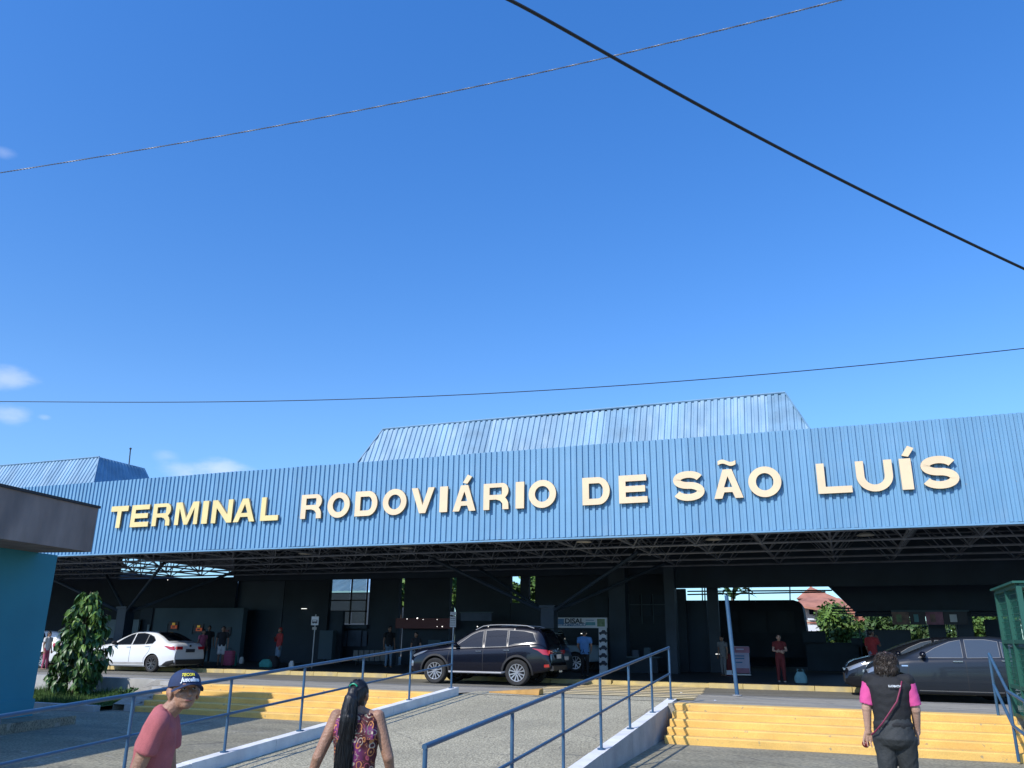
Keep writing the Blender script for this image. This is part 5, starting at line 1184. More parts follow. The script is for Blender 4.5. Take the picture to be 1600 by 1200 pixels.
    if lw:
        m=MB(); top=o.get('waist',.60); m.loft([(0,hl*H*max(0,z-.5)-o.get('butt',0)*H*math.exp(-((z-.51)/.05)**2)*.5,z*H,rx*H*wide,ry*H*bulk+o.get('butt',0)*H*math.exp(-((z-.51)/.05)**2)) for z,rx,ry in((.455,.060,.05),(.475,.088,.062),(.51,.102,.070),(.55,.098,.066),(top,.086,.060))],22)
        ll=o.get('leglen',2.)
        for nm,(k,a) in legs.items():
            sg=1 if nm=='r' else -1; hp0=U(sg*.050*wide,0,.49); kk=U(sg*k[0],k[1],k[2]); aa=U(sg*a[0],a[1],a[2]); hp0[1]=0; kk[1]=k[1]*H; aa[1]=a[1]*H
            wl=o.get('legw',1.)
            if ll>=1: m.capsule(hp0,kk,.058*H*bulk,.040*H*bulk*wl); m.capsule(kk,kk+(aa-kk)*(ll-1)*.93,.040*H*bulk*wl,.029*H*wl)
            else: m.capsule(hp0,hp0+(kk-hp0)*ll,.060*H*bulk,.052*H*bulk*wl)
        if o.get('skirt'): m.loft([(0,0,z*H,r_*H,r_*H*.8) for z,r_ in((o['skirt'],.11),(.40,.105),(.52,.095))],20)
        remesh(m,o.get('lower_name','trousers'),lw,P,vx,2,noise=o.get('fold2',0.),seed=5,nsc=(14,14,14))
    if o.get('shoes'):
        for nm,(k,a) in legs.items():
            sg=1 if nm=='r' else -1; aa=U(sg*a[0],a[1],a[2]); aa[1]=a[1]*H
            m=MB(); m.ell(aa+np.array((0,.022*H,-.022*H)),(.026*H,.072*H,.020*H),12); m.build('shoe',o['shoes'],P,world=False,smooth=True)
    if o.get('face',1) :
        for sg in(-1,1):
            c=hp(sg*.0185,.0525,.004); MB().ell(c,(.0085*H,.0035*H,.0042*H),8,rot=Rh).build('eye','eye_white' if H>0 and o.get('near') else 'eye_dark',P,world=False,smooth=True)
            if o.get('near'): MB().ell(c+Rh@np.array((0,.0022*H,0)),(.0036*H,.0022*H,.0036*H),8,rot=Rh).build('iris','eye_dark',P,world=False,smooth=True)
        MB().ell(hp(0,.0555,-.037),(.0145*H,.004*H,.0030*H),8,rot=Rh).build('lips','lip',P,world=False,smooth=True)
        for sg in (-1,1): MB().capsule(hp(sg*.009,.054,.0175),hp(sg*.028,.048,.018),.0022*H,.0018*H,6).build('eyebrow','hair_grey' if o.get('grey') else 'hair_black',P,world=False,smooth=True)
    hr=o.get('hair')
    if hr=='short':
        m=MB(); m.ell(hp(0,-.014,.022),(.050*H,.056*H,.054*H),18,rot=Rh); m.ell(hp(0,-.034,-.004),(.043*H,.034*H,.042*H),14,rot=Rh); remesh(m,'hair',o.get('hairmat','hair_black'),P,vx*.8,2)
    if hr=='long':
        m=MB(); m.ell(hp(0,-.014,.020),(.051*H,.058*H,.056*H),18,rot=Rh); m.ell(hp(0,-.038,-.03),(.046*H,.030*H,.06*H),14,rot=Rh); m.capsule(hp(0,-.045,-.02),hp(0,-.04,-.13),.036*H,.03*H); remesh(m,'hair',o.get('hairmat','hair_black'),P,vx*.8,2)
    if hr=='bun':
        m=MB(); m.ell(hp(0,-.014,.020),(.050*H,.056*H,.054*H),18,rot=Rh); m.ell(hp(0,-.05,.05),(.022*H,.022*H,.022*H),10,rot=Rh); m.ell(hp(0,-.034,-.004),(.043*H,.034*H,.042*H),14,rot=Rh); remesh(m,'hair',o.get('hairmat','hair_black'),P,vx*.8,2)
    P['_']=0; del P['_']
    return P,hp,U,A
def ground(x,y,z): return atZ(x,y,z)
def yawto(p,turn=0.):   # facing the camera when turn=0
    return math.atan2(-(0-p[0]),(0-p[1]))+turn
Z0=-.15
def far(label,x,yf,ytop,turn,o,z=Z0,p=None):
    if p is None: p=atZ(x,yf,z)
    dep=-(RW.T@(np.array(p)-CAMP))[2]; Hh=(yf-ytop)/(F_/dep)*1.0
    return person(label,tuple(p),Hh,yawto(p,turn),o)[0]
fold=((.13,.06,.65),(-.02,.11,.63)); 
far('woman in a maroon top and trousers with folded arms standing at the kerb',1222,1066,994,.15,dict(skin='skin_pale',fem=1,shirt='cloth_maroon',lower='cloth_maroon',legw=1.2,sleeve=.5,hair='bun',shoes='shoe_pale',arms={'r':((.14,.03,.655),(.0,.11,.625)),'l':((.14,.03,.655),(-.02,.12,.645))}))
pm=atZ(1360,1070,Z0)+np.array((0.2,1.2,0)); far('man in a red shirt raising a hand to his face beyond the dark sedans',0,1070,989,math.pi*.75,dict(skin='skin_brown',shirt='cloth_red',lower='cloth_jean',sleeve=.7,hair='short',fold=.004,wide=1.05,arms={'r':((.13,.07,.70),(.05,.11,.83)),'l':((.14,.0,.635),(.14,.05,.49))}),p=pm)
far('man in a light blue shirt seen from behind in front of the white sign arch',914,1058,987,math.pi-.2,dict(skin='skin_tan',shirt='cloth_blue',lower='cloth_dark',sleeve=.6,hair='short',face=0,fold=.004,wide=1.08,hem=.48,shoes='shoe_dark',arms={'r':((.15,.02,.65),(.13,.08,.56)),'l':((.155,.02,.65),(.14,.09,.60))}))
far('person in a rose hoodie holding a phone beside luggage, left of the bus stop sign',433,1042,983,-1.1,dict(skin='skin_brown',shirt='cloth_red',lower='cloth_jean',leglen=.9,lower_name='shorts',sleeve=1.6,hair='short',hairmat='cloth_red',shoes='shoe_dark',face=0,arms={'r':((.13,.05,.66),(.05,.12,.72)),'l':((.13,.0,.64),(.13,.04,.5))}))
far('woman with a rose top and patterned brown trousers behind the white sedan',312,1041,986,.6,dict(skin='skin_brown',fem=1,shirt='cloth_rose',lower='cloth_brown',sleeve=.4,hair='long',hem=.52))
far('shaded person in dark clothes just right of the woman in rose',320,1040,984,.2,dict(skin='skin_brown',shirt='cloth_dark',lower='cloth_dark',sleeve=.6,hair='short'),z=Z0,p=atZ(321,1036,Z0))
far('young man in a black shirt and white shorts standing by the grey wall',343,1042,981,-.1,dict(skin='skin_brown',shirt='cloth_dark',lower='cloth_white',leglen=.7,lower_name='shorts',sleeve=.55,hair='short',shoes='shoe_dark'))
far('barefoot person in a pale skirt standing at the nose of the black vehicle',648,1049,990,-.5,dict(skin='skin_tan',fem=1,shirt='cloth_dark',lower='cloth_grey',leglen=.9,lower_name='shorts',sleeve=.5,hair='long',face=0))
far('dim figure walking in the dark hall left of the black vehicle',606,1046,984,.4,dict(skin='skin_brown',shirt='cloth_dark',lower='cloth_jean',sleeve=.5,hair='short',face=0),p=atZ(606,1043,Z0))
far('shaded person in grey beside the mauve banner, behind the leaning pole',1132,1056,996,-.7,dict(skin='skin_tan',shirt='cloth_grey',lower='cloth_grey',sleeve=.5,hair='short',face=0,lean=.05))
far('small figure in a white top by the open white hatchback',66,1045,988,.9,dict(skin='skin_tan',shirt='cloth_white',lower='cloth_rose',sleeve=.5,hair='long',face=0),p=atZ(68,1046,-.28))
far('dim figure inside the hall right of the glazed bay',588,1040,985,.4,dict(skin='skin_brown',shirt='cloth_grey',lower='cloth_dark',sleeve=.5,hair='short',face=0),p=atZ(585,1036,Z0))
# ---------------- man with the cap
q_=atD(249,1041,4.85); mp_=np.array((q_[0],q_[1],pz(q_[1])+.005)); Hm=(q_[2]-mp_[2])/1.02; YM=math.radians(-100)
P,hp,U,A=person('older man in a salmon T-shirt and navy cap looking back over his shoulder',tuple(mp_),Hm,yawto(mp_)+1.42,
  dict(skin='skin_tan',vox=.0075,vb=.0055,near=1,grey=1,shirt='shirt_salmon',lower='cloth_jean',sleeve=.56,hem=.47,headyaw=-1.14,nod=-.14,lean=.10,headfwd=.045,up=.022,fold=.007,nsc=(13,13,7),seed=4,wide=1.0,bulk=1.05,shoes='shoe_dark',sm=3,
  arms={'r':((.120,-.030,.668),(.13,-.01,.52)),'l':((.14,.05,.64),(.13,.10,.50))},legs={'r':((.055,.05,.28),(.06,.02,.05)),'l':((.055,-.02,.275),(.06,-.10,.05))}))
hy=-1.14; Rh=np.array(Matrix.Rotation(hy,3,'Z'))@np.array(Matrix.Rotation(.14,3,'X'))
# cap: crown, brim, button, lettering
v=[];f=[]; nu,nv=28,9
for j in range(nv+1):
    ph=math.pi/2*j/nv
    for i in range(nu):
        th=2*math.pi*i/nu; sh_=1+.02*math.cos(2*th); q=hp(.0575*math.cos(th)*math.cos(ph)**.8*sh_,-.006+.066*math.sin(th)*math.cos(ph)**.8,.016+.062*math.sin(ph)**.95); v.append(q)
for j in range(nv):
    for i in range(nu): f.append((j*nu+i,j*nu+(i+1)%nu,(j+1)*nu+(i+1)%nu,(j+1)*nu+i))
cap=MB().add(v,f).build('cap','cap_navy',P,world=False,smooth=True,sharp=80)
v=[];f=[]; nn=16
for lay,dz in((0,.0),(1,-.0035)):
    for i in range(nn+1):
        t_=math.pi*(.09+.82*i/nn); x_=math.cos(t_); 
        for k in range(4):
            u_=k/3; rx=.0575+(.064-.0575)*u_; y=-.006+.060*math.sin(t_)+u_*.050*math.sin(t_)**.6; drop=-.021*(x_*x_)+.004*(.3+.7*u_)-.006*u_
            v.append(hp(x_*rx*(1-.08*u_),y,.020+drop+dz))
for lay in(0,1):
    o_=lay*(nn+1)*4
    for i in range(nn):
        for k in range(3):
            a=o_+i*4+k; q=(a,a+4,a+5,a+1); f.append(q if lay else q[::-1])
for i in range(nn): a=i*4+3; b=a+(nn+1)*4; f.append((a,a+4,b+4,b))
MB().add(v,f).build('brim','cap_navy',cap,world=False,smooth=True,sharp=60)
MB().ell(hp(0,-.006,.079),(.005,.005,.003),8).build('button','cap_navy',cap,world=False,smooth=True)
def captext(body,size,zc,mat,bold=0.,wscale=1.,shear=.15,xc=0.):
    cu=bpy.data.curves.new('cap_lettering','FONT'); cu.body=body; cu.size=size; cu.extrude=.0012; cu.offset=bold; cu.align_x='CENTER'; cu.resolution_u=2; cu.shear=shear
    ob=bpy.data.objects.new('t',cu); COL.objects.link(ob); me=evalmesh(ob); bpy.data.objects.remove(ob)
    co=np.zeros(len(me.vertices)*3); me.vertices.foreach_get('co',co); co=co.reshape(-1,3); out=[]
    for (x,y,z) in co:
        zz_=zc+y+ .0; ph=math.asin(min(.98,max(0,(zz_-.016*1)/.062))); rr=math.cos(ph)**.8; th=math.pi/2+(xc+x*wscale)/.062
        out.append(hp((.0575*rr+(.003+z)/1.58)*math.cos(th)*(1+.02*math.cos(2*th)),-.006+(.066*rr+(.003+z)/1.58)*math.sin(th),zz_))
    me.vertices.foreach_set('co',np.array(out).ravel()); me.materials.clear(); me.materials.append(MATS[mat]); me.update(); me.name='cap_lettering'
    ob=bpy.data.objects.new('cap_lettering',me); COL.objects.link(ob); ob.parent=cap
captext('TECON',.0155,.049,'thread_yellow',.0004,1.15,.15,-.008); captext('Juscelino',.0215,.029,'thread_white',.0007,1.0,.12,.002)
# grey hair at the sides and nape
m=MB(); m.ell(hp(0,-.020,.004),(.0505*Hm,.054*Hm,.040*Hm),18,rot=Rh); remesh(m,'hair','hair_grey',P,.007,2)
mm=MB(); 
# collar of the shirt
pts=[U(.040*math.cos(a),.037*math.sin(a)-.004,.838+.008*math.cos(a*1)*0-.012*max(0,math.sin(a))) for a in np.linspace(0,2*math.pi,25)]
MB().poly(pts,.006,6).build('collar','shirt_salmon',P,world=False,smooth=True)
# thin rim glasses? the photo shows none: left out
# ---------------- woman with the long ponytail
q_=atD(562,1063,5.9); wp=np.array((q_[0],q_[1],pz(q_[1])+.005)); Hw=(q_[2]-wp[2])/1.0
P,hp,U,A=person('woman with a very long black ponytail and sleeveless paisley top, seen from behind',tuple(wp),Hw,yawto(wp)+math.pi-.12,
  dict(skin='skin_tan',vox=.0085,vb=.0075,face=0,fem=1,shirt='paisley',sleeveless=1,hem=.46,lower='cloth_dark',headyaw=-.28,wide=1.02,torso=1.06,bulk=1.16,shk=.90,up=.028,fold=.003,seed=9,shoes='shoe_dark',neck=0,
  arms={'r':((.160,-.02,.655),(.185,.04,.515)),'l':((.170,-.03,.655),(.215,.0,.52))},legs={'r':((.055,.03,.28),(.06,-.04,.05)),'l':((.055,-.02,.275),(.06,.06,.05))}))
Rh=np.array(Matrix.Rotation(-.28,3,'Z'))
m=MB(); m.ell(hp(0,-.012,.018),(.0505*Hw,.0585*Hw,.057*Hw),20,rot=Rh); m.ell(hp(0,-.038,-.002),(.042*Hw,.032*Hw,.046*Hw),16,rot=Rh); m.ell(hp(.0,-.02,-.035),(.040*Hw,.03*Hw,.03*Hw),12,rot=Rh)
m.capsule(hp(-.004,-.060,.022),hp(-.008,-.074,-.02),.022*Hw,.036*Hw)
m.capsule(hp(-.008,-.074,-.02),hp(-.010,-.082,-.10),.036*Hw,.042*Hw); m.capsule(hp(-.010,-.082,-.10),hp(-.020,-.075,-.20),.042*Hw,.043*Hw); m.capsule(hp(-.020,-.075,-.20),hp(-.024,-.078,-.32),.043*Hw,.040*Hw); m.capsule(hp(-.024,-.078,-.32),hp(-.018,-.08,-.46),.040*Hw,.020*Hw)
hair=remesh(m,'hair','hair_black',P,.008,3,noise=.0012,nsc=(60,60,5),seed=3)
m=MB(); r=np.random.default_rng(5)
for i in range(170):
    a=r.uniform(-math.pi,0)+0; q=[]; ox,oy=math.cos(a)*r.uniform(.6,1.06),math.sin(a)*r.uniform(.5,1.05); wv=r.uniform(0,6.28); nlen=r.uniform(.7,1.0)
    for t_ in np.linspace(0,nlen,12):
        cx=np.interp(t_,[0,.12,.3,.5,.75,1],[-.004,-.008,-.010,-.020,-.024,-.016]); cy=np.interp(t_,[0,.12,.3,.5,.75,1],[-.060,-.074,-.082,-.075,-.078,-.08]); cz=.022-.47*t_; rad=np.interp(t_,[0,.12,.3,.5,.75,.93,1],[.021,.036,.042,.043,.042,.032,.02])
        q.append(hp(cx+ox*rad+.0045*math.sin(wv+t_*9),cy+oy*rad,cz))
    m.poly(q,.0021,4,taper=[.8]+[1]*9+[.7,.25])
for i in range(70):
    a=r.uniform(-1.9,1.9); q=[]
    for t_ in np.linspace(0,1,8):
        th=a*(1-t_*.75); ph=.95-.75*t_+.25*abs(a)*(.3-t_)*.0; q.append(hp(.0515*math.sin(th)*math.cos((1-t_)*.5),-.012-.0595*math.cos(th*.9)*(.35+.65*t_),.018+.0585*math.cos(th*.8)*(1-t_*.9)**.9*.97))
    m.poly(q,.0022,4)
for i in range(46):
    t0=r.uniform(.05,.95); a=r.choice([-1,1])*r.uniform(.75,1.1); q=[]
    for t_ in np.linspace(t0,min(1.08,t0+r.uniform(.12,.3)),6):
        cx=np.interp(t_,[0,.3,.75,1],[-.004,-.010,-.024,-.016]); rad=np.interp(t_,[0,.3,.75,1],[.021,.042,.042,.02]); q.append(hp(cx+a*rad+.010*a*(t_-t0)*3*r.uniform(.6,1.2),-.078,.022-.47*t_))
    m.poly(q,.0009,3)
m.build('hair_strands','hair_black',hair,world=False,smooth=True)
# green hair clip: a ribbed claw
m=MB()
for k in range(9):
    a=-1.0+2.0*k/8; q=[hp(-.005+.019*math.sin(a)*s1_,-.062-.006*math.cos(s1_*1.5)+.004*abs(a),.040+.013*math.cos(a)+.010*(1-s1_)) for s1_ in np.linspace(.55,1.25,5)]
    m.poly(q,.0034,6)
m.poly([hp(-.005+.021*math.sin(a),-.066,.036+.018*math.cos(a)) for a in np.linspace(-1.2,1.2,9)],.0045,6)
m.build('hair_clip','clip_green',P,world=False,smooth=True)
# shoulder straps of the top
for sg in(-1,1):
    m=MB(); q=[U(sg*.064*1.06,-.066*1.18,.74),U(sg*.064*1.06,-.058*1.18,.79),U(sg*.062*1.06,-.035*1.18,.826),U(sg*.060*1.06,0,.836),U(sg*.058*1.06,.035,.82)]
    vs=[];fs=[]
    for c in q: vs+=[c+np.array((-.028,0,0)),c+np.array((.028,0,0)),c+np.array((.028,0,.012)),c+np.array((-.028,0,.012))]
    for i in range(4):
        for k in range(4): a=i*4+k; b=i*4+(k+1)%4; fs.append((a,b,b+4,a+4))
    m.add(vs,fs).build('strap','paisley',P,world=False,smooth=True)
# ---------------- woman with the pink sleeves
q_=atD(1382,1018,8.2); pw=np.array((q_[0],q_[1],pz(q_[1])+.005)); Hp=(q_[2]-pw[2])/1.0
P,hp,U,A=person('woman with dark curly hair, black vest over bright pink sleeves, walking away',tuple(pw),Hp,yawto(pw)+math.pi+.0,
  dict(skin='skin_pale',vox=.009,vb=.0065,face=0,fem=1,shirt='vest_black',shirt_name='vest',sleeveless=1,hem=.595,lower='trouser_black',waist=.63,wide=1.13,torso=1.0,bulk=1.26,shdrop=1,butt=.014,fold=.0028,fold2=.004,seed=12,nsc=(7,7,22),shoes='shoe_dark',headyaw=.1,headfwd=.01,curl=.6,
  up=.018,yoke=1.25,shk=.86,arms={'l':((.137,.0,.672),(.143,.02,.535),(0.15,-1.,.1)),'r':((.132,.01,.672),(.128,.06,.54))},legs={'r':((.060,.03,.28),(.060,.0,.05)),'l':((.060,-.01,.275),(.065,-.06,.05))}))
for nm in('l','r'):
    s_,e,w_,_=A[nm]; m=MB(); m.ell(s_+np.array((0,0,-.008)),(.046*Hp,)*3,16); m.tube(s_+np.array((0,0,-.008)),s_+(e-s_)*.86,.045*Hp,18,.044*Hp)
    remesh(m,'sleeve','sleeve_pink',P,.008,2,noise=.002,nsc=(10,10,30),seed=7)
m=MB(); m.ell(hp(0,-.010,.008),(.062*Hp,.066*Hp,.060*Hp),20); m.ell(hp(0,-.030,-.025),(.068*Hp,.052*Hp,.058*Hp),16); m.ell(hp(0,-.028,-.065),(.062*Hp,.045*Hp,.038*Hp),12)
hair=remesh(m,'hair','hair_brown',P,.010,1,noise=.004,nsc=(28,28,28),seed=6)
m=MB(); r=np.random.default_rng(8)
for i in range(260):
    a=r.uniform(-2.4,2.4); h0=r.uniform(-.2,.95); q=[]; ph=r.uniform(0,6.28); L_=r.uniform(.5,1.0)
    for t_ in np.linspace(0,L_,12):
        el=(1-t_)*1.35*h0-.25*t_; th=a+.25*math.sin(ph+t_*5); rr=1.02+.05*t_
        x=.066*math.sin(th)*max(.3,math.cos(el))*rr; y=-.012-.066*math.cos(th)*max(.3,math.cos(el))*rr; z=.006+.062*math.sin(el)-(.095*max(0,t_-.25))
        q.append(hp(x+.003*math.sin(ph+t_*22),y+.003*math.cos(ph+t_*22),z))
    m.poly(q,.0036,4,taper=[.6]+[1]*9+[.8,.4])
for i in range(40):
    a=r.uniform(-2.2,2.2); el=r.uniform(-.4,1.3); b=hp(.064*math.sin(a)*math.cos(el),-.012-.064*math.cos(a)*math.cos(el),.006+.060*math.sin(el)); d=b-hp(0,-.01,0); d/=np.linalg.norm(d)
    m.poly([b,b+d*.012+np.array((r.normal(0,.004),r.normal(0,.004),-.002)),b+d*.02+np.array((r.normal(0,.008),r.normal(0,.008),-.012))],.0011,3)
m.build('curls','hair_brown',hair,world=False,smooth=True)
# cross-body strap and the small red bag end in the hand
ps=[U(.075,-.040*1.3,.832),U(.062,-.066*1.3,.79),U(.035,-.079*1.3,.72),U(-.01,-.079*1.3,.66),U(-.055,-.078*1.3,.60),U(-.10,-.066*1.3,.55),U(-.125,-.03*1.3,.525)]
MB().poly([p_+np.array((0,-.006,0)) for p_ in ps],.0075,6).build('bag_strap','strap_red',P,world=False,smooth=True)
def vesttext(body,size,x0,z0):
    cu=bpy.data.curves.new('vest_lettering','FONT'); cu.body=body; cu.size=size; cu.extrude=.001; cu.offset=.0012; cu.resolution_u=2; cu.align_x='CENTER'
    ob=bpy.data.objects.new('t',cu); COL.objects.link(ob); me=evalmesh(ob); bpy.data.objects.remove(ob)
    co=np.zeros(len(me.vertices)*3); me.vertices.foreach_get('co',co); co=co.reshape(-1,3); out=[U(x0,0,z0)+np.array((x,-.098*Hp*1.0-.001-z+.22*(x+x0*Hp)**2,y)) for x,y,z in co]
    me.vertices.foreach_set('co',np.array(out).ravel()); me.materials.clear(); me.materials.append(MATS['sign_white']); me.update(); me.name='vest_lettering'
    ob=bpy.data.objects.new('vest_lettering',me); COL.objects.link(ob); ob.parent=P
    return ob
vt=vesttext('LLOBATV',.026,.032,.800)
AP=thing('red_pouch',(0,0,0),'small round red pouch held in the left hand of the woman in the black vest','pouch')
wl=A['l'][2]+np.array((-.035,.03,-.115)); R0=np.array(Matrix.Rotation(P.rotation_euler[2],3,'Z')); cpos=np.array(P.location)+R0@wl
AP.location=tuple(cpos)
m=MB(); m.ell((0,0,0),(.036,.030,.036),14); m.build('pouch_body','apple_red',AP,world=False,smooth=True); MB().tube((0,0,.03),(.01,0,.075),.004,6).build('cord','strap_red',AP,world=False)
# ================================================================ bags, signs, arch, banner
def bag(label,x,y,w_,h_,mat,z=Z0,name='carrier_bag',handles=True):
    p=atZ(x,y,z); t=thing(name,p,label,'bag')
    MB().loft([(p[0],p[1],p[2]+h_*a,w_/2*b,w_/3*b) for a,b in((0,.7),(.06,.95),(.3,1.08),(.6,1.0),(.85,.75),(1.,.55))],18,pw=2.6).build('bag_body',mat,t,smooth=True)
    if handles:
        for s_ in(-1,1): MB().poly([(p[0]+s_*w_*.22,p[1],p[2]+h_*.95),(p[0]+s_*w_*.26,p[1],p[2]+h_*1.14),(p[0]+s_*w_*.12,p[1],p[2]+h_*1.2)],.012,6).build('handle',mat,t,smooth=True)
    return t
bag('pale teal carrier bag standing at the kerb beside the woman in maroon',1252,1068,.36,.34,'bag_teal')
bag('teal bag on the ground left of the rose suitcase',362,1041,.4,.55,'cloth_teal',handles=False,name='travel_bag')
bag('greenish bag at the feet of the person in the rose hoodie',416,1043,.6,.32,'cloth_teal',handles=False,name='travel_bag')
bag('small white paper bag on the kerb left of the bus stop sign',455,1044,.22,.28,'cloth_white',handles=False)
bag('black duffel bag behind the legs of the person in the rose hoodie',425,1043,.6,.45,'cloth_dark',handles=False,name='travel_bag')
bag('small white bundle right of the rose suitcase',377,1037,.22,.3,'cloth_white',handles=False)
p=atZ(355,1042,Z0); t=thing('suitcase',p,'rose pink ribbed suitcase standing beside the young man in white shorts','suitcase')
MB().loft([(p[0],p[1],p[2]+z,.26*k,.17*k) for z,k in((.06,.9),(.1,1),(.58,1),(.62,.9))],20,pw=4).build('shell','bag_rose',t,smooth=True)
for z in(.18,.30,.42,.52): MB().loft([(p[0],p[1],p[2]+z,.265,.175),(p[0],p[1],p[2]+z+.025,.265,.175)],20,pw=4).build('rib','cloth_rose',t)
for sx in(-.2,.2): MB().ell((p[0]+sx,p[1],p[2]+.03),(.03,.03,.03),8).build('wheel','rubber',t)
MB().poly([(p[0]-.1,p[1],p[2]+.6),(p[0]-.1,p[1],p[2]+.72),(p[0]+.1,p[1],p[2]+.72),(p[0]+.1,p[1],p[2]+.6)],.012,6).build('handle','dark_trim',t)
p=atZ(487,1044,Z0); t=thing('bus_stop_sign',p,'white square bus stop sign with a dark coach symbol on a slim pole','sign'); tp=atY(492,972,p[1])
zs_=tp[2]; X=p[0]
MB().tube(p,(X,p[1],zs_+.3),.025,8).build('pole','steel_pole',t,smooth=True)
MB().box(X-.17,X+.17,p[1]-.04,p[1]-.02,zs_-.12,zs_+.22).build('plate','sign_white',t); MB().box(X-.12,X+.12,p[1]-.05,p[1]-.042,zs_-.04,zs_+.09).build('coach_symbol','print_dark',t); MB().box(X-.09,X+.09,p[1]-.06,p[1]-.052,zs_+.025,zs_+.07).build('symbol_window','sign_white',t)
for sx in (-.07,.07): MB().tube((X+sx,p[1]-.052,zs_-.045),(X+sx,p[1]-.042,zs_-.045),.02,10).build('symbol_wheel','print_dark',t)
MB().box(X-.10,X+.10,p[1]-.04,p[1]-.02,zs_-.30,zs_-.20).build('small_plate','wall_grey',t)
p=atZ(706,1057,Z0); t=thing('timetable_sign',p,'small grey timetable board on a thin pole behind the black vehicle','sign'); a=atY(706,956,p[1]); b=atY(706,980,p[1])
MB().tube(p,(p[0],p[1],a[2]),.02,8).build('pole','steel_pole',t,smooth=True); MB().box(p[0]-.11,p[0]+.11,p[1]-.05,p[1]-.03,b[2],a[2]-.14).build('board','wall_grey',t); MB().box(p[0]-.11,p[0]+.11,p[1]-.05,p[1]-.03,a[2]-.11,a[2]).build('header','wall_grey',t)
for k in range(5): MB().box(p[0]-.09,p[0]+.09,p[1]-.056,p[1]-.052,b[2]+.06+k*.07,b[2]+.075+k*.07).build('text_line','print_dark',t)
# arch sign
AY=31.2; AR=thing('sign_arch',atY(905,1050,AY),'white promotional arch lettered DISAL with small car pictures down its legs','arch')
def ar(nm,x0,y0,x1,y1,mt,dy=0,th=.12): return panel(nm,x0,y0,x1,y1,AY+dy,mt,AR,th)
ar('header','855' and 855,965,948,981,'sign_white'); ar('left_leg',855,981.5,867,1056,'sign_white'); ar('right_leg',936,981.5,948,1054,'sign_white')
a=atY(879,971.5,AY-.02); text('lettering','DISAL',.25,atY(897,973.8,AY-.02),(1,0,0),(0,0,1),'print_dark',AR,.004,bold=.006,squash=1.15)
text('lettering','CONSORCIO',.145,atY(897,978.2,AY-.02),(1,0,0),(0,0,1),'print_blue',AR,.003,bold=.003,squash=1.1)
ar('logo','872' and 872,967,881,976,'print_blue',-.015,.01); ar('picture',857,967,869,979,'print_brown',-.015,.01); ar('picture',933,967,945,979,'print_green',-.015,.01); ar('phone_panel',915,972,930,977,'print_teal',-.015,.01); ar('text_line',872,977.3,895,978.2,'print_blue',-.015,.01); ar('text_line',915,968.6,928,969.6,'print_blue',-.015,.01)
for k in range(5):
    y=988+k*12.; c=atY(942.3,y,AY-.02); m=MB(); w_=.16
    m.loft([(0,0,0,1,1),(0,0,1,1,1)],4) if 0 else None
    pl=[(-1,-.35),(-.95,0),(-.5,.1),(-.2,.5),(.45,.5),(.75,.08),(1,-.0),(1,-.35)]
    m.add([(c[0]+x*w_,c[1],c[2]+z*w_) for x,z in pl],[tuple(range(8))]); m.build('car_picture','print_dark',AR)
    for sx in(-.6,.6): MB().tube((c[0]+sx*w_,c[1]-.012,c[2]-.35*w_),(c[0]+sx*w_,c[1]-.004,c[2]-.35*w_),.04,10).build('picture_wheel','print_dark',AR)
# pale pickup under the arch
pk=dict(hat); pk.update(L=4.7,W=1.75,fa=1.4,ra=-1.45,wr=.36,top=[(2.35,.8),(2.25,1.0),(1.5,1.1),(1.2,1.12),(.7,1.45),(.4,1.62),(-.5,1.62),(-.62,1.1),(-.7,1.02),(-2.3,1.02),(-2.35,.9)],belt=[(2.35,.7),(1.2,.96),(-2.3,.95),(-2.35,.8)],bottom=[(2.35,.4),(1.6,.34),(-1.5,.34),(-2.35,.42)],
 windows=[[(.95,1.08),(.62,1.38),(.4,1.5),(-.45,1.5),(-.45,1.1)]],seams=[[(.05,1.08),(.05,.4)],[(-.5,1.08),(-.5,.4)]],mirror=(.85,1.1),ws=(1.1,.5,.66,.58),rw=(-.52,-.6,.55,.6),side_lights=[],boxes=[],handles=[(-.3,.98)])
pq=atY(905,1052,32.6); Car(pk).make('pickup','pale pickup truck standing in the shade inside the white arch','car',(pq[0]-1.5,34.0-.9+.0,-.15),math.pi,'palewall')
# banner
by=29.2; p=atZ(1161,1057,Z0); a=atY(1147,1010,p[1]); b=atY(1172,1053,p[1]); t=thing('roll_up_banner',(p[0],p[1],Z0),'mauve and lilac roll-up banner standing right of the leaning pole','banner')
def bn(nm,x0,y0,x1,y1,mt,dy=0,th=.02): return panel(nm,x0,y0,x1,y1,p[1]+dy,mt,t,th)
bn('cloth',1145,1010,1171,1052,'banner_lilac'); bn('header_print',1145,1010.5,1171,1020,'print_mauve',-.012,.008); bn('footer_print',1150,1044,1171,1052,'print_mauve',-.012,.008); bn('header_text',1150,1013.5,1162,1015.5,'banner_lilac',-.02,.006)
for y in(1024,1028,1034): bn('text_line',1148,y,1163 if y!=1034 else 1160,y+1.8,'print_blue',-.012,.008)
bn('base',1144,1053.2,1173,1055,'steel_pole',-.05,.2)
t=thing('litter_bin',atZ(1141,1056,Z0),'small dark red bin with a pale label beside the banner','bin'); q=atZ(1141,1056,Z0)
MB().loft([(q[0],q[1],q[2]+z,r_,r_) for z,r_ in((0,.16),(.5,.2),(.75,.2),(.78,.15))],14).build('drum','cloth_maroon',t,smooth=True); MB().box(q[0]-.1,q[0]+.1,q[1]-.215,q[1]-.19,q[2]+.04,q[2]+.2).build('label','sign_white',t)
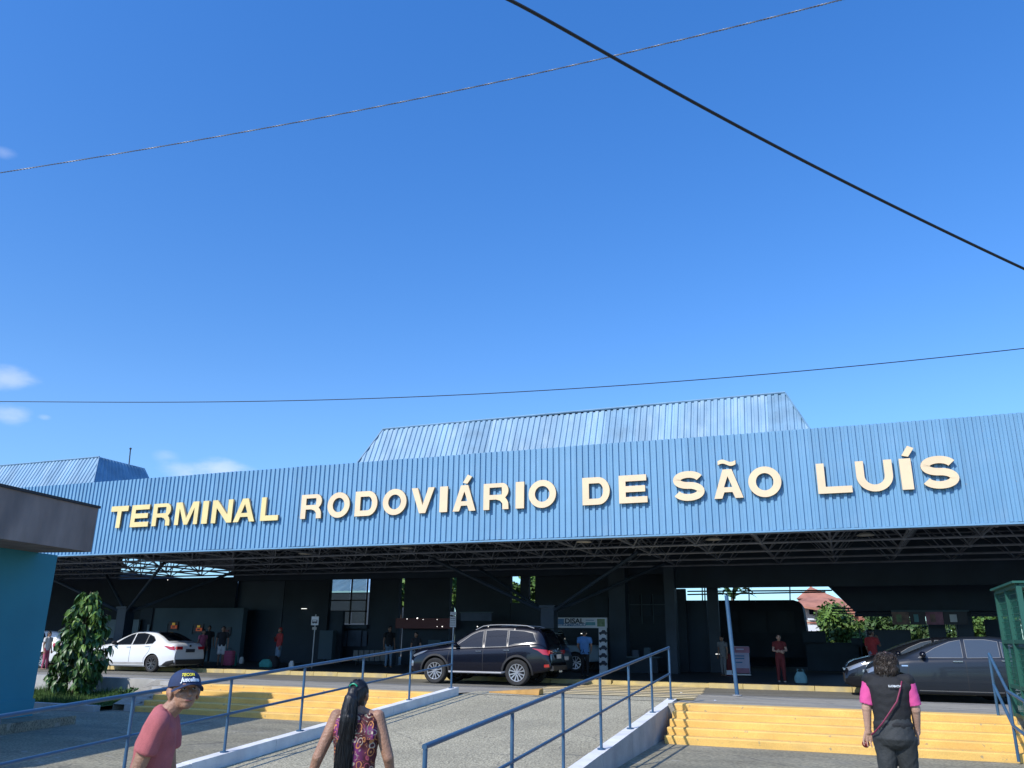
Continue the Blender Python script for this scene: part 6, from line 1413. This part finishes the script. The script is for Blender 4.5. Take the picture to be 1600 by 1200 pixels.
# wall posters on the ticket wall
for i,(x,y) in enumerate(((270,974),(309,978),(352,983))):
    c=atY(x,y+2,33.9); t=thing('wall_poster',c,('left poster with orange print on the grey ticket wall','middle poster with orange print on the grey ticket wall','right faded poster with dim red print on the grey ticket wall')[i],'poster')
    panel('dark_sheet',x-7,y-3,x+8,y+11,33.93,'print_dark',t,.05)
    if i<2: 
        panel('orange_print',x-3,y+3,x+6,y+8,33.88,'poster_orange_glow',t,.03); panel('inner_print',x-1,y+4.5,x+3,y+6.5,33.86,'print_dark',t,.01)
        panel('yellow_print',x-1,y-1,x+3,y+2.4,33.88,'poster_yellow_glow',t,.03); panel('side_sheet',x-13,y,x-8.5,y+13,33.9,'greywall',t,.03)
    else: panel('red_print',x-4,y+1,x+5,y+4,33.88,'lit_red',t,.03)  # red print glows faintly too, sharing the lit band's material
# litter and small marks on the paving
lt=np.random.default_rng(3)
for i,(x,y,zz) in enumerate(((607,1145,None),(1118,1095,-.05),(1065,1083,-.05),(935,1170,None))):
    z=zz if zz is not None else rampz(8 if i==0 else 12)+.002
    q=atZ(x,y,z); o=MB().add([(-.03,-.02,.0),(.035,-.015,.008),(.03,.025,.002),(-.02,.02,.012)],[(0,1,2,3)]).build('paper_scrap','sign_white'); o.location=(q[0],q[1],q[2]+.004)
    tag(o,('white scrap of paper on the ramp beside the ponytail woman','white scrap on the pavement near the crosswalk end','white scrap at the top right corner of the ramp','white scrap against the right ramp wall')[i],'litter')
bpy.context.view_layer.update()

# dim furniture in the hall
def dim(name,label,cat,parts):
    c=atY(*parts[0][1][:2],parts[0][2]); t=thing(name,(c[0],c[1],Z0),label,cat)
    for nm,(x0,y0,x1,y1),Y,mt,th in parts: panel(nm,x0,y0,x1,y1,Y,mt,t,th)
dim('service_counter','low dim service counter with boxes right of the sign arch','counter',[('top',(978,1026,1030,1028),33.4,'greywall',.7),('front',(980,1028.3,1028,1062),33.5,'darkwall',.5),('box',(988,1016,998,1025.6),33.6,'palewall2',.3),('box',(1006,1012,1016,1025.6),33.6,'greywall',.3)])
dim('vending_machine','dim vending machine against the back wall left of the timetable board','vending machine',[('cabinet',(668,1000,688,1052),34.9,'greywall',.6),('display_window',(670,1004,680,1036),34.86,'palewall2',.03),('coin_panel',(682,1006,686,1030),34.86,'darkwall',.03)])
dim('info_board','dim hanging information board over the hall left of the central column','board',[('panel',(720,958,768,970),34.3,'palewall2',.08),('frame',(718,956,770,957.6),34.28,'greywall',.1)])
t=thing('waiting_seats',atY(566,1040,34.2),'row of dim waiting seats against the wall right of the glazed bay','seats')
for i in range(6):
    x=552+i*8.5; panel('seat',x,1030,x+7,1032.5,33.9,'cloth_grey',t,.4); panel('seat_back',x,1016,x+7,1029.6,34.3,'cloth_grey',t,.05)
for x in(555,598): panel('leg',x,1032.8,x+1.5,1048,34.0,'dark_trim',t,.05)
bpy.context.view_layer.update()
